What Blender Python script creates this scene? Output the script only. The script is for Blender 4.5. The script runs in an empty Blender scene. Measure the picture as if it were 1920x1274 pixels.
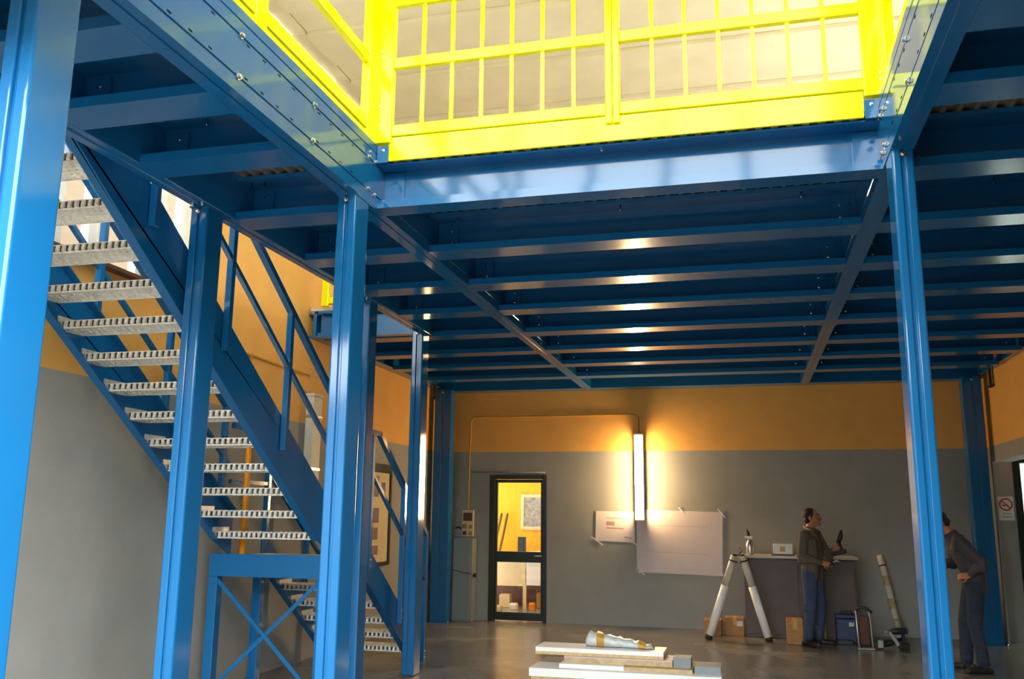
import bpy, bmesh, math, random
from mathutils import Vector, Matrix
random.seed(7)
S = bpy.context.scene
COL = S.collection

# ------------------------------------------------------------------ camera
R = [[0.968666235915569, 0.24813907391678866, 0.010617127336612454],
     [-0.0377389745973334, 0.18930480971566543, -0.9811928754403273],
     [-0.2454821647156982, 0.9500477298611024, 0.19273769167513816]]
cam = bpy.data.cameras.new('camera'); co = bpy.data.objects.new('camera', cam); COL.objects.link(co)
cam.sensor_width = 36; cam.lens = 1695.0 / 1920 * 36; cam.clip_start = .05; cam.clip_end = 200
co.matrix_world = Matrix(((R[0][0], -R[1][0], -R[2][0], 0), (R[0][1], -R[1][1], -R[2][1], 0),
                          (R[0][2], -R[1][2], -R[2][2], 1.6), (0, 0, 0, 1)))
S.camera = co
# ------------------------------------------------------------------ world, sun, exposure
w = bpy.data.worlds.new('world'); S.world = w; w.use_nodes = True
bg = w.node_tree.nodes['Background']; bg.inputs[0].default_value = (.94, .98, 1, 1); bg.inputs[1].default_value = 17.0
sun = bpy.data.lights.new('sun', 'SUN'); sun.energy = 11.0; sun.angle = .01; sun.color = (1, .95, .86)
so = bpy.data.objects.new('sun', sun); COL.objects.link(so); so.rotation_euler = Vector((-.7, -.25, -.6)).to_track_quat('-Z', 'Y').to_euler()
S.view_settings.view_transform = 'Standard'; S.view_settings.look = 'None'
S.view_settings.gamma = 1; S.view_settings.use_curve_mapping = False
S.view_settings.exposure = 0.0

# ------------------------------------------------------------------ materials
def srgb(r, g, b):
    return tuple(((c / 255) / 12.92 if c / 255 <= .04045 else ((c / 255 + .055) / 1.055) ** 2.4) for c in (r, g, b))
def setin(n, name, v):
    if name in n.inputs: n.inputs[name].default_value = v
MATS = {}
def mat(name, col, rough=.5, metal=0, var=.08, scale=6, bump=0, bscale=80, coat=0, emit=None, estr=0, spec=.5, alpha=None, trans=0):
    m = bpy.data.materials.new(name); m.use_nodes = True; nt = m.node_tree; b = nt.nodes['Principled BSDF']
    c = srgb(*col) if max(col) > 1 else col
    tc = nt.nodes.new('ShaderNodeTexCoord'); nz = nt.nodes.new('ShaderNodeTexNoise'); nz.inputs['Scale'].default_value = scale
    nz.inputs['Detail'].default_value = 5
    nt.links.new(tc.outputs['Object'], nz.inputs['Vector'])
    rp = nt.nodes.new('ShaderNodeValToRGB'); rp.color_ramp.elements[0].position = .3; rp.color_ramp.elements[1].position = .7
    rp.color_ramp.elements[0].color = (*[x * (1 - var) for x in c], 1); rp.color_ramp.elements[1].color = (*[min(1, x * (1 + var)) for x in c], 1)
    nt.links.new(nz.outputs['Fac'], rp.inputs[0]); nt.links.new(rp.outputs[0], b.inputs['Base Color'])
    b.inputs['Roughness'].default_value = rough; b.inputs['Metallic'].default_value = metal
    setin(b, 'Specular IOR Level', spec); setin(b, 'Coat Weight', coat); setin(b, 'Coat Roughness', .08)
    setin(b, 'Transmission Weight', trans)
    if alpha is not None: b.inputs['Alpha'].default_value = alpha
    if bump:
        n2 = nt.nodes.new('ShaderNodeTexNoise'); n2.inputs['Scale'].default_value = bscale; n2.inputs['Detail'].default_value = 4
        nt.links.new(tc.outputs['Object'], n2.inputs['Vector'])
        bp = nt.nodes.new('ShaderNodeBump'); bp.inputs['Strength'].default_value = bump; bp.inputs['Distance'].default_value = .01
        nt.links.new(n2.outputs['Fac'], bp.inputs['Height']); nt.links.new(bp.outputs[0], b.inputs['Normal'])
    if emit: setin(b, 'Emission Color', (*emit, 1)); setin(b, 'Emission Strength', estr)
    MATS[name] = m; return m
BLUE = (.007, .115, .30)
mat('blue', BLUE, .1, var=.04, scale=2, spec=.45)
mat('bluejoist', BLUE, .17, var=.05, scale=3, spec=.6)
mat('blueplate', BLUE, .09, var=.03, scale=2, spec=.4)
mat('yellow', (.9, .84, .0), .14, var=.03, spec=.25)
mat('galv', (222, 218, 208), .35, .35, var=.18, scale=30)
mat('galvdeck', (150, 142, 130), .5, .5, var=.15, scale=12)
mat('chrome', (215, 210, 200), .18, 1, var=.05)
mat('dark', (28, 28, 30), .6)
mat('hole', (4, 6, 12), .9, spec=.1)
mat('chip', (204, 200, 186), .8, var=.15, scale=60)
mat('white', (235, 233, 228), .45, var=.04)
mat('boardwhite', (240, 238, 233), .4, var=.03)
mat('wood', (190, 164, 122), .65, var=.18, scale=18)
mat('fibre', (205, 178, 128), .8, var=.2, scale=40, bump=.3)
mat('pinkboard', (205, 180, 180), .6, var=.06)
mat('greyboard', (130, 138, 140), .6, var=.08)
mat('card', (172, 124, 78), .8, var=.12, scale=14)
mat('tape', (196, 150, 52), .4, var=.1)
mat('paper', (222, 208, 206), .8, var=.03)
mat('line', (176, 150, 150), .8, var=.1)
mat('tapewhite', (235, 228, 215), .4, var=.03)
mat('doorframe', (24, 34, 32), .35, var=.1)
mat('greycab', (128, 138, 136), .5, var=.05)
mat('counter', (84, 68, 62), .5, var=.1, scale=5)
mat('countertop', (205, 196, 176), .45, var=.06)
mat('plastic_dark', (34, 38, 46), .45, var=.1)
mat('bluecase', (38, 52, 92), .45, var=.08)
mat('silver', (190, 190, 188), .3, .8, var=.1)
mat('brownbag', (86, 62, 48), .8, var=.15)
mat('orange', (240, 150, 20), .4, var=.06)
mat('pipewhite', (214, 206, 190), .5, var=.05)
mat('signred', (205, 60, 50), .5, var=.05)
mat('ink', (60, 62, 62), .7, var=.1)
mat('brown', (92, 56, 40), .6, var=.15)
mat('officewall', (236, 178, 40), .8, var=.04, bump=.1)
mat('mapgrey', (150, 150, 148), .7, var=.35, scale=14)
mat('concrete_cream', (245, 234, 204), .9, var=.05, scale=2, bump=.15, bscale=30)
mat('concrete_joint', (150, 132, 104), .9, var=.1)
mat('beige_out', (66, 54, 38), .9, var=.05)
mat('groundout', (76, 76, 74), .95, var=.1)
mat('skin', (176, 112, 76), .5, var=.08, scale=12)
mat('hair', (20, 15, 13), .6, var=.3, scale=60, bump=.6, bscale=140)
mat('sweater', (96, 84, 72), .95, var=.1, scale=20, bump=.35, bscale=90)
mat('collar', (190, 178, 168), .8)
mat('jeans', (52, 68, 92), .9, var=.22, scale=9, bump=.3, bscale=120)
mat('jeansdark', (36, 45, 62), .9, var=.2, scale=9, bump=.3, bscale=120)
mat('jacket', (58, 54, 58), .75, var=.14, scale=10, bump=.3, bscale=60)
mat('shoe', (28, 24, 24), .5)
mat('eyewhite', (225, 220, 210), .3, var=.01)
mat('wrap', (205, 208, 206), .25, var=.12, scale=14, bump=.8, bscale=22, coat=.3)
mat('photo', (120, 96, 92), .6, var=.5, scale=10)
mat('cream', (216, 198, 158), .7, var=.05)
mat('lamp', (255, 240, 200), .3, emit=(1, .67, .33), estr=200)
mat('housing', (225, 222, 212), .4, var=.03)
mat('officelamp', (255, 250, 235), .3, emit=(1, .92, .75), estr=45)
# glass
def glass(name, tint=(1, 1, 1), a=.12):
    m = bpy.data.materials.new(name); m.use_nodes = True; nt = m.node_tree; nt.nodes.clear()
    o = nt.nodes.new('ShaderNodeOutputMaterial'); mx = nt.nodes.new('ShaderNodeMixShader')
    t = nt.nodes.new('ShaderNodeBsdfTransparent'); g = nt.nodes.new('ShaderNodeBsdfGlossy'); g.inputs['Roughness'].default_value = .02
    t.inputs[0].default_value = (*tint, 1); mx.inputs[0].default_value = a
    nt.links.new(t.outputs[0], mx.inputs[1]); nt.links.new(g.outputs[0], mx.inputs[2]); nt.links.new(mx.outputs[0], o.inputs[0])
    MATS[name] = m
glass('glass', (.96, .97, .95), .07)
def polycarb(name, c):
    m = bpy.data.materials.new(name); m.use_nodes = True; nt = m.node_tree; nt.nodes.clear()
    o = nt.nodes.new('ShaderNodeOutputMaterial'); t = nt.nodes.new('ShaderNodeBsdfTranslucent'); t.inputs[0].default_value = (*c, 1)
    nt.links.new(t.outputs[0], o.inputs[0]); MATS[name] = m
polycarb('polycarb', (.34, .36, .34)); polycarb('opal', (.42, .46, .43))
# two-colour wall paint: grey dado to 2.63 m, yellow above
def wallpaint(name, g, y):
    m = bpy.data.materials.new(name); m.use_nodes = True; nt = m.node_tree; b = nt.nodes['Principled BSDF']
    geo = nt.nodes.new('ShaderNodeNewGeometry'); sx = nt.nodes.new('ShaderNodeSeparateXYZ'); nt.links.new(geo.outputs['Position'], sx.inputs[0])
    nz = nt.nodes.new('ShaderNodeTexNoise'); nz.inputs['Scale'].default_value = 3; nz.inputs['Detail'].default_value = 6
    nt.links.new(geo.outputs['Position'], nz.inputs['Vector'])
    st = nt.nodes.new('ShaderNodeMath'); st.operation = 'GREATER_THAN'; st.inputs[1].default_value = 2.63; nt.links.new(sx.outputs[2], st.inputs[0])
    mix = nt.nodes.new('ShaderNodeMixRGB'); mix.inputs[1].default_value = (*srgb(*g), 1); mix.inputs[2].default_value = (*srgb(*y), 1)
    nt.links.new(st.outputs[0], mix.inputs[0])
    s2 = nt.nodes.new('ShaderNodeMath'); s2.operation = 'GREATER_THAN'; s2.inputs[1].default_value = 5.0; nt.links.new(sx.outputs[2], s2.inputs[0])
    mx2 = nt.nodes.new('ShaderNodeMixRGB'); mx2.inputs[2].default_value = (*srgb(240, 230, 204), 1)
    nt.links.new(s2.outputs[0], mx2.inputs[0]); nt.links.new(mix.outputs[0], mx2.inputs[1]); mix = mx2
    hs = nt.nodes.new('ShaderNodeMixRGB'); hs.blend_type = 'MULTIPLY'; hs.inputs[0].default_value = .25
    nt.links.new(mix.outputs[0], hs.inputs[1]); nt.links.new(nz.outputs['Fac'], hs.inputs[2]); 
    br = nt.nodes.new('ShaderNodeBrightContrast'); nt.links.new(hs.outputs[0], br.inputs[0]); br.inputs[1].default_value = .0
    nt.links.new(br.outputs[0], b.inputs['Base Color']); b.inputs['Roughness'].default_value = .75
    n2 = nt.nodes.new('ShaderNodeTexNoise'); n2.inputs['Scale'].default_value = 60; nt.links.new(geo.outputs['Position'], n2.inputs['Vector'])
    bp = nt.nodes.new('ShaderNodeBump'); bp.inputs['Strength'].default_value = .15; bp.inputs['Distance'].default_value = .01
    nt.links.new(n2.outputs['Fac'], bp.inputs['Height']); nt.links.new(bp.outputs[0], b.inputs['Normal'])
    MATS[name] = m
wallpaint('wallpaint', (164, 162, 155), (248, 184, 94))
def floormat():
    m = bpy.data.materials.new('floormat'); m.use_nodes = True; nt = m.node_tree; b = nt.nodes['Principled BSDF']
    geo = nt.nodes.new('ShaderNodeNewGeometry')
    def noise(sc, det, rough=.6):
        n = nt.nodes.new('ShaderNodeTexNoise'); n.inputs['Scale'].default_value = sc; n.inputs['Detail'].default_value = det; n.inputs['Roughness'].default_value = rough
        nt.links.new(geo.outputs['Position'], n.inputs['Vector']); return n
    n1 = noise(1.3, 3, .5)
    rp = nt.nodes.new('ShaderNodeValToRGB'); rp.color_ramp.elements[0].position = .25; rp.color_ramp.elements[1].position = .8
    rp.color_ramp.elements[0].color = (*srgb(96, 90, 83), 1); rp.color_ramp.elements[1].color = (*srgb(146, 140, 131), 1)
    nt.links.new(n1.outputs['Fac'], rp.inputs[0]); nt.links.new(rp.outputs[0], b.inputs['Base Color'])
    b.inputs['Roughness'].default_value = .24
    MATS['floormat'] = m
floormat()

# ------------------------------------------------------------------ mesh helpers
class MB:
    def __init__(s): s.v = []; s.f = []
    def quad(s, *p):
        n = len(s.v); s.v += [tuple(q) for q in p]; s.f.append(tuple(range(n, n + len(p)))); return s
    def box(s, x0, x1, y0, y1, z0, z1):
        n = len(s.v); s.v += [(x, y, z) for x in (x0, x1) for y in (y0, y1) for z in (z0, z1)]
        s.f += [tuple(n + i for i in q) for q in ((0, 1, 3, 2), (4, 6, 7, 5), (0, 4, 5, 1), (2, 3, 7, 6), (0, 2, 6, 4), (1, 5, 7, 3))]; return s
    def bar(s, a, b, wd, ht, up=(0, 0, 1)):
        a = Vector(a); b = Vector(b); d = (b - a).normalized(); u = Vector(up)
        sx = d.cross(u); 
        if sx.length < 1e-4: sx = d.cross(Vector((0, 1, 0)))
        sx.normalize(); uu = sx.cross(d).normalized(); n = len(s.v)
        for p in (a, b):
            for i, j in ((-1, -1), (1, -1), (1, 1), (-1, 1)): s.v.append(tuple(p + sx * (i * wd / 2) + uu * (j * ht / 2)))
        s.f += [tuple(n + i for i in q) for q in ((3, 2, 1, 0), (4, 5, 6, 7), (0, 1, 5, 4), (1, 2, 6, 5), (2, 3, 7, 6), (3, 0, 4, 7))]; return s
    def tube(s, pts, r, n=10):
        pts = [Vector(p) for p in pts]; prev = None
        for i, p in enumerate(pts):
            d = (pts[min(i + 1, len(pts) - 1)] - pts[max(i - 1, 0)]).normalized()
            rr = r[i] if isinstance(r, (list, tuple)) else r
            x = d.cross(Vector((0, 0, 1)));
            if x.length < .01: x = d.cross(Vector((0, 1, 0)))
            x.normalize(); y = d.cross(x); k = len(s.v)
            s.v += [tuple(p + x * rr * math.cos(2 * math.pi * j / n) + y * rr * math.sin(2 * math.pi * j / n)) for j in range(n)]
            if prev is not None: s.f += [(prev + j, prev + (j + 1) % n, k + (j + 1) % n, k + j) for j in range(n)]
            else: s.f.append(tuple(k + j for j in reversed(range(n))))
            prev = k
        s.f.append(tuple(prev + j for j in range(n))); return s
    def lathe(s, c, prof, n=14, axis='z'):
        prev = None; c = Vector(c)
        for r, h in prof:
            k = len(s.v)
            for j in range(n):
                a = 2 * math.pi * j / n; q = Vector((r * math.cos(a), r * math.sin(a), h))
                if axis == 'x': q = Vector((q.z, q.x, q.y))
                if axis == 'y': q = Vector((q.x, q.z, q.y))
                s.v.append(tuple(c + q))
            if prev is not None: s.f += [(prev + j, prev + (j + 1) % n, k + (j + 1) % n, k + j) for j in range(n)]
            else: s.f.append(tuple(k + j for j in reversed(range(n))))
            prev = k
        s.f.append(tuple(prev + j for j in range(n))); return s
    def prism(s, prof, axis, a, b, caps=True):
        """closed profile extruded: axis x: prof=(y,z); y: (x,z); z: (x,y)"""
        n = len(s.v); m = len(prof)
        def P(p, t): return {'x': (t, p[0], p[1]), 'y': (p[0], t, p[1]), 'z': (p[0], p[1], t)}[axis]
        s.v += [P(p, a) for p in prof] + [P(p, b) for p in prof]
        s.f += [(n + i, n + (i + 1) % m, n + m + (i + 1) % m, n + m + i) for i in range(m)]
        if caps: s.f += [tuple(n + i for i in reversed(range(m))), tuple(n + m + i for i in range(m))]
        return s
    def mesh(s, name, off=(0, 0, 0), smooth=False):
        me = bpy.data.meshes.new(name)
        me.from_pydata([(a - off[0], b - off[1], c - off[2]) for a, b, c in s.v], [], s.f)
        bm = bmesh.new(); bm.from_mesh(me); bmesh.ops.recalc_face_normals(bm, faces=bm.faces); bm.to_mesh(me); bm.free()
        if smooth: me.shade_smooth()
        return me
ROOT = {}
def link(name, me, m, parent=None):
    o = bpy.data.objects.new(name, me); COL.objects.link(o)
    if m: me.materials.append(MATS[m])
    o.parent = parent; return o
def thing(name, label, cat, loc=(0, 0, 0), group=None, kind=None):
    o = bpy.data.objects.new(name, None); COL.objects.link(o); o.location = loc; o.empty_display_size = .1
    tag(o, label, cat, group, kind); ROOT[o.name] = tuple(loc); return o
def tag(o, label, cat=None, group=None, kind=None):
    o['label'] = label
    if cat: o['category'] = cat
    if group: o['group'] = group
    if kind: o['kind'] = kind
def offs(parent):
    p = parent
    while p.parent: p = p.parent
    return ROOT.get(p.name, (0, 0, 0))
def part(name, mb, m, parent, smooth=False, bevel=0, label=None):
    me = mb.mesh(name, offs(parent), smooth); o = link(name, me, m, parent)
    if bevel: bev(o, bevel)
    if label: o['label'] = label
    return o
def bev(o, wd, seg=2):
    b = o.modifiers.new('bevel', 'BEVEL'); b.width = wd; b.segments = seg; b.limit_method = 'ANGLE'
def solo(name, mb, m, label, cat, loc=None, group=None, bevel=0, smooth=False, kind=None):
    if loc is None:
        xs = [v[0] for v in mb.v]; ys = [v[1] for v in mb.v]; zs = [v[2] for v in mb.v]
        loc = ((min(xs) + max(xs)) / 2, (min(ys) + max(ys)) / 2, min(zs))
    me = mb.mesh(name, loc, smooth); o = link(name, me, m); o.location = loc; ROOT[o.name] = tuple(loc)
    tag(o, label, cat, group, kind)
    if bevel: bev(o, bevel)
    return o
def struct(name, mb, m, label=None, bevel=0):
    o = link(name, mb.mesh(name), m); o['kind'] = 'structure'; ROOT[o.name] = (0, 0, 0)
    if label: o['label'] = label
    if bevel: bev(o, bevel)
    return o
def inst(name, me, parent, loc, rot=(0, 0, 0), scale=(1, 1, 1)):
    o = bpy.data.objects.new(name, me); COL.objects.link(o); o.parent = parent; f = offs(parent)
    o.location = (loc[0] - f[0], loc[1] - f[1], loc[2] - f[2]); o.rotation_euler = rot; o.scale = scale; return o
ORD = ['nearest', 'second', 'third', 'fourth', 'fifth', 'sixth', 'seventh', 'eighth', 'ninth', 'tenth', 'eleventh', 'twelfth', 'thirteenth']
PI = math.pi

# shared bolt: washer + dome head, axis +z
_b = MB().lathe((0, 0, 0), [(.016, 0), (.016, .004), (.011, .005), (.011, .012), (.007, .016)], 8)
BOLT = _b.mesh('bolt', smooth=False); BOLT.materials.append(MATS['chrome'])
_b = MB().lathe((0, 0, 0), [(.004, 0), (.004, .03), (.001, .034)], 6)
SCREW = _b.mesh('screw'); SCREW.materials.append(MATS['chrome'])
_b = MB().box(-.0012, .0012, -.014, .014, -.004, .004); SLOT = _b.mesh('slot'); SLOT.materials.append(MATS['hole'])

# ------------------------------------------------------------------ levels
ZB = 3.60; ZJ = 3.91; ZD = 3.945; ZF = 3.975; ZM = 4.03; YW = 14.2; XL = -4.9; XR = 3.3; ZC = 7.0; Y0 = 2.0

# ------------------------------------------------------------------ setting
struct('floor', MB().box(XL - .3, 7.2, Y0 - .3, 19, -.15, 0), 'floormat', 'grey polished concrete floor with scuffs and stains')
struct('ground', MB().box(-40, 40, -40, Y0 - .3, -.2, -.02), 'groundout', 'pale paved yard outside the hall')
# back wall with door opening
DX0, DX1, DZ = -4.007, -3.074, 2.265
wb = MB(); wb.box(XL - .25, DX0, YW, YW + .2, 0, ZC); wb.box(DX1, 3.37, YW, YW + .2, 0, ZC); wb.box(DX0, DX1, YW, YW + .2, DZ, ZC)
struct('wall_back', wb, 'wallpaint', 'back wall, grey dado below and yellow-ochre above')
wl = MB(); wl.box(XL - .25, XL, Y0, YW, 0, 3.53); wl.box(XL - .25, XL, 7.42, YW, 3.53, ZC); wl.box(XL - .25, XL, Y0, 7.42, 6.0, ZC)
wl.box(XL - .25, XL, Y0 - .25, 2.1, 3.53, 6.0)
struct('wall_left', wl, 'wallpaint', 'left wall, grey below and yellow above, beside the stairs')
OY0, OY1, OZ = 11.2, 13.86, 2.42
wr = MB(); wr.box(XR, XR + .25, Y0, OY0, 0, 4.5); wr.box(XR, XR + .25, OY0, OY1, OZ, 4.5); wr.box(XR, XR + .02, OY1, YW, 0, 4.5)
wr.box(XR, XR + .25, Y0, 6.5, 4.5, ZC); wr.box(XR, XR + .25, 13.4, YW, 4.5, ZC); wr.box(XR, XR + .25, 6.5, 13.4, 5.5, ZC)
struct('wall_right', wr, 'wallpaint', 'right wall with a wide doorway near the back')
wf = MB(); wf.box(XL - .25, -4.8, Y0 - .25, Y0, 0, 4.5); wf.box(XL - .25, -3.9, Y0 - .25, Y0, 4.5, ZC); wf.box(.78, XR + .25, Y0 - .25, Y0, 0, 4.5); wf.box(.95, XR + .25, Y0 - .25, Y0, 4.5, ZC); wf.box(-4.8, .78, Y0 - .25, Y0, 3.3, 4.5); wf.box(-3.9, .95, Y0 - .25, Y0, 6.7, ZC)
struct('wall_front', wf, 'wallpaint', 'unseen front wall of the hall, its open gateway sized to light the hall')  # gateway opening behind the camera, shaped to control daylight in the hall
wn = struct('added_window_3', MB(), None, 'unseen row of high windows added above the gateway for light')  # unseen windows, added to light the hall and reflect in beam and toe board
for k in range(7): x = -3.86 + k * .795; part('mullion', MB().box(x - .04, x + .04, Y0 - .17, Y0 - .08, 4.5, 6.7), 'white', wn)
for k in range(6): x = -3.86 + k * .795; part('pane', MB().box(x + .04, x + .755, Y0 - .13, Y0 - .122, 4.5, 6.7), 'glass', wn)
wn = struct('added_window_2', MB(), None, 'unseen row of high windows added in the right wall to light the roof')  # out-of-view windows, added so sun bounces off the deck onto the roof
for k in range(7): y = 6.54 + k * 1.137; part('mullion', MB().box(XR + .08, XR + .17, y - .04, y + .04, 4.5, 5.5), 'white', wn)
for k in range(6): y = 6.54 + k * 1.137; part('pane', MB().box(XR + .12, XR + .128, y + .04, y + 1.097, 4.5, 5.5), 'glass', wn)
# side room seen through the doorway
sr = MB(); sr.box(3.371, 3.63, YW, YW + .2, 0, 3.2); sr.box(3.63, 6.2, YW, YW + .2, 2.5, 3.2); sr.box(5.4, 6.2, YW, YW + .2, 0, 2.5); sr.box(6.2, 6.4, 10.5, YW + .2, 0, 3.2)
sr.box(XR + .25, 6.4, 10.3, 10.5, 0, 3.2)
struct('wall_side', sr, 'wallpaint', 'grey end wall of the side room beyond the doorway')
struct('ceiling_side', MB().box(XR + .25, 6.4, 10.3, YW + .2, 3.2, 3.3), 'white', 'white ceiling of the side room')
g = struct('door_2', MB(), None, 'black-framed glazed door of the side room at far right')
g2 = MB(); g2.box(3.63, 3.72, YW - .04, YW + .08, 0, 2.5); g2.box(4.5, 4.58, YW - .04, YW + .08, 0, 2.5); g2.box(5.32, 5.4, YW - .04, YW + .08, 0, 2.5)
g2.box(3.72, 5.32, YW - .04, YW + .08, 2.42, 2.5); g2.box(3.72, 5.32, YW - .04, YW + .08, 0, .12)
part('frame', g2, 'doorframe', g)
part('pane', MB().box(3.72, 4.5, YW + .01, YW + .02, .12, 2.42), 'opal', g); part('pane', MB().box(4.58, 5.32, YW + .01, YW + .02, .12, 2.42), 'opal', g)

# hall roof: precast slabs running across, shallow steps between them
SK = (2.3, 5.0)
cm = MB(); cm.box(XL - .25, XR + .25, Y0 - .25, SK[0], ZC + .14, ZC + .3); cm.box(XL - .25, XR + .25, SK[1], YW + .2, ZC + .14, ZC + .3)
cm.box(XL - .25, -4.3, SK[0], SK[1], ZC, ZC + .3); cm.box(2.7, XR + .25, SK[0], SK[1], ZC, ZC + .3)
cg = struct('ceiling', cm, 'concrete_cream', 'cream precast concrete roof of the hall')
y = 5.02
while y < YW:
    y1 = min(y + 1.19, YW + .2)
    for xa, xb in ((XL, -4.715), (-4.70, XR)):
        part('roof_slab', MB().box(xa, xb, y, y + .72, ZC + (.0 if xa > -4.8 else .03), ZC + .16).box(xa, xb, y + .72, y1 + .005, ZC + .05, ZC + .16), 'concrete_cream', cg)
    y += 1.2
sk = struct('added_skylight_1', MB(), None, 'unseen translucent roof light added over the open well to light the hall')  # roof light out of view, put in to brighten the hall from above
for k in range(5): x = -4.3 + 1.4 * k; part('pane', MB().box(x + .03, x + 1.37, SK[0], SK[1], ZC + .2, ZC + .21), 'polycarb', sk); part('glazing_bar', MB().box(x - .03, x + .03, SK[0], SK[1], ZC + .15, ZC + .24), 'white', sk)

# high window in the left wall over the stairs
wg = struct('window_1', MB(), None, 'tall upper window with white mullions over the stairs')
part('sill', MB().box(XL - .2, XL + .1, 2.1, 7.42, 3.50, 3.53), 'brown', wg)
for yy in (2.14, 3.0, 3.9, 4.72, 5.45, 5.83, 6.42, 6.68, 7.0, 7.36):
    part('mullion', MB().box(XL - .13, XL - .05, yy - .05, yy + .05, 3.53, 6.0), 'white', wg, bevel=.006)
part('rail', MB().box(XL - .12, XL - .06, 2.1, 7.42, 4.62, 4.70), 'white', wg); part('rail', MB().box(XL - .12, XL - .06, 2.1, 7.42, 5.92, 6.0), 'white', wg)
ym = (2.14, 3.0, 3.9, 4.72, 5.45, 5.83, 6.42, 6.68, 7.0, 7.36)
for a, b in zip(ym, ym[1:]): part('pane', MB().box(XL - .095, XL - .088, a + .05, b - .05, 3.53, 5.92), 'glass', wg)
nb = thing('neighbouring_building', 'beige neighbouring building seen through the upper left window', 'building', (-9.5, 5, 0))
part('facade', MB().box(-9.6, -9.4, -6, 16, -.2, 9), 'beige_out', nb); part('cornice', MB().box(-9.4, -9.25, -6, 16, 8.7, 9), 'white', nb)

ob = thing('sky_block_building', 'unseen plain grey building added across the yard to block low sky', 'building', (0, -20.3, -.02))  # added out of view to block low sky and darken the hall's back
part('facade', MB().box(-30, 30, -20.6, -20, -.02, 6), 'greyboard', ob); part('cornice', MB().box(-30, 30, -20, -19.8, 5.7, 6), 'pipewhite', ob)
for x in range(-27, 28, 6): part('shutter', MB().box(x, x + 3.4, -20, -19.96, -.02, 3.6), 'greycab', ob)

# ------------------------------------------------------------------ glazed door to the office
d = struct('door_1', MB(), None, 'dark-framed glazed door into the yellow office')
f = MB(); f.box(DX0, DX0 + .09, YW - .03, YW + .1, 0, DZ); f.box(DX1 - .06, DX1, YW - .03, YW + .1, 0, DZ); f.box(DX0 + .09, DX1 - .06, YW - .03, YW + .1, DZ - .07, DZ)
part('frame', f, 'doorframe', d, bevel=.006)
lf = MB(); a, b = DX0 + .095, DX1 - .065
lf.box(a, a + .03, YW + .0, YW + .06, .02, DZ - .075); lf.box(b - .03, b, YW + .0, YW + .06, .02, DZ - .075)
lf.box(a + .03, b - .03, YW, YW + .06, DZ - .125, DZ - .075); lf.box(a + .03, b - .03, YW, YW + .06, .9, 1.065); lf.box(a + .03, b - .03, YW, YW + .06, .02, .14)
leaf = part('door_leaf', lf, 'doorframe', d, bevel=.004)
part('pane', MB().box(a + .03, b - .03, YW + .025, YW + .032, 1.065, DZ - .125), 'glass', leaf)
part('pane', MB().box(a + .03, b - .03, YW + .025, YW + .032, .14, .9), 'glass', leaf)
part('door_handle', MB().tube([(b - .015, YW - .0, 1.0), (b - .015, YW - .05, 1.0), (b - .12, YW - .05, 1.0)], .01, 8), 'silver', leaf, True)
# office shell
of = MB(); of.box(-6.2, -1.6, 17.6, 17.8, 0, 3); of.box(-6.4, -6.2, YW + .2, 17.8, 0, 3); of.box(-1.6, -1.4, YW + .2, 17.8, 0, 3)
struct('wall_office', of, 'officewall', 'yellow walls of the office behind the glazed door')
struct('ceiling_office', MB().box(-6.4, -1.4, YW + .2, 17.8, 3, 3.1), 'white', 'white office ceiling')
ol = thing('office_ceiling_lamp', 'bright ceiling lamp inside the yellow office', 'lamp', (-3.6, 15.8, 2.9))
part('housing', MB().box(-4.2, -3.0, 15.65, 15.95, 2.94, 3.0), 'housing', ol); part('diffuser', MB().box(-4.18, -3.02, 15.67, 15.93, 2.9, 2.94), 'officelamp', ol)
pc = thing('wall_map', 'grey framed map on the yellow office wall', 'picture', (-4.0, 17.55, 1.35))
fr = MB(); fr.box(-4.32, -4.26, 17.55, 17.6, 1.36, 2.04); fr.box(-3.62, -3.56, 17.55, 17.6, 1.36, 2.04); fr.box(-4.26, -3.62, 17.55, 17.6, 1.98, 2.04); fr.box(-4.26, -3.62, 17.55, 17.6, 1.36, 1.42)
part('frame', fr, 'cream', pc); part('sheet', MB().box(-4.26, -3.62, 17.57, 17.6, 1.42, 1.98), 'mapgrey', pc)
dk = thing('office_desk', 'white desk with panelled front behind the glazed door', 'desk', (-3.9, 16.5, 0))
part('tabletop', MB().box(-5.4, -3.1, 16.15, 17.0, .80, .84), 'white', dk, bevel=.005)
part('front_panel', MB().box(-5.3, -3.9, 16.2, 16.23, .39, .80), 'cream', dk); part('under_desk_dark', MB().box(-5.38, -3.12, 16.96, 16.99, .0, .80), 'brown', dk); part('side_panel', MB().box(-3.88, -3.2, 16.17, 16.21, .41, .80), 'white', dk)  # dark brown panel added to stand for the darkness under the desk
for px, py in ((-3.9, 16.2), (-3.2, 16.22), (-5.3, 16.25), (-3.2, 16.9), (-5.3, 16.9)): part('leg', MB().box(px - .03, px + .03, py - .03, py + .03, 0, .80), 'cream', dk)
mo = thing('desk_monitor', 'dark monitor standing on the office desk', 'monitor', (-4.05, 16.6, .84))
part('screen', MB().box(-4.14, -3.99, 16.6, 16.64, .93, 1.24), 'plastic_dark', mo, bevel=.004); part('stand', MB().box(-4.1, -4.03, 16.58, 16.68, .84, .95), 'plastic_dark', mo)
pr_ = thing('desk_printer', 'white printer on the office desk below the map', 'printer', (-3.75, 16.55, .84))
part('body', MB().box(-3.95, -3.5, 16.4, 16.8, .84, .98), 'white', pr_, bevel=.02); part('tray', MB().box(-3.9, -3.55, 16.3, 16.42, .87, .89), 'plastic_dark', pr_)
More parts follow.
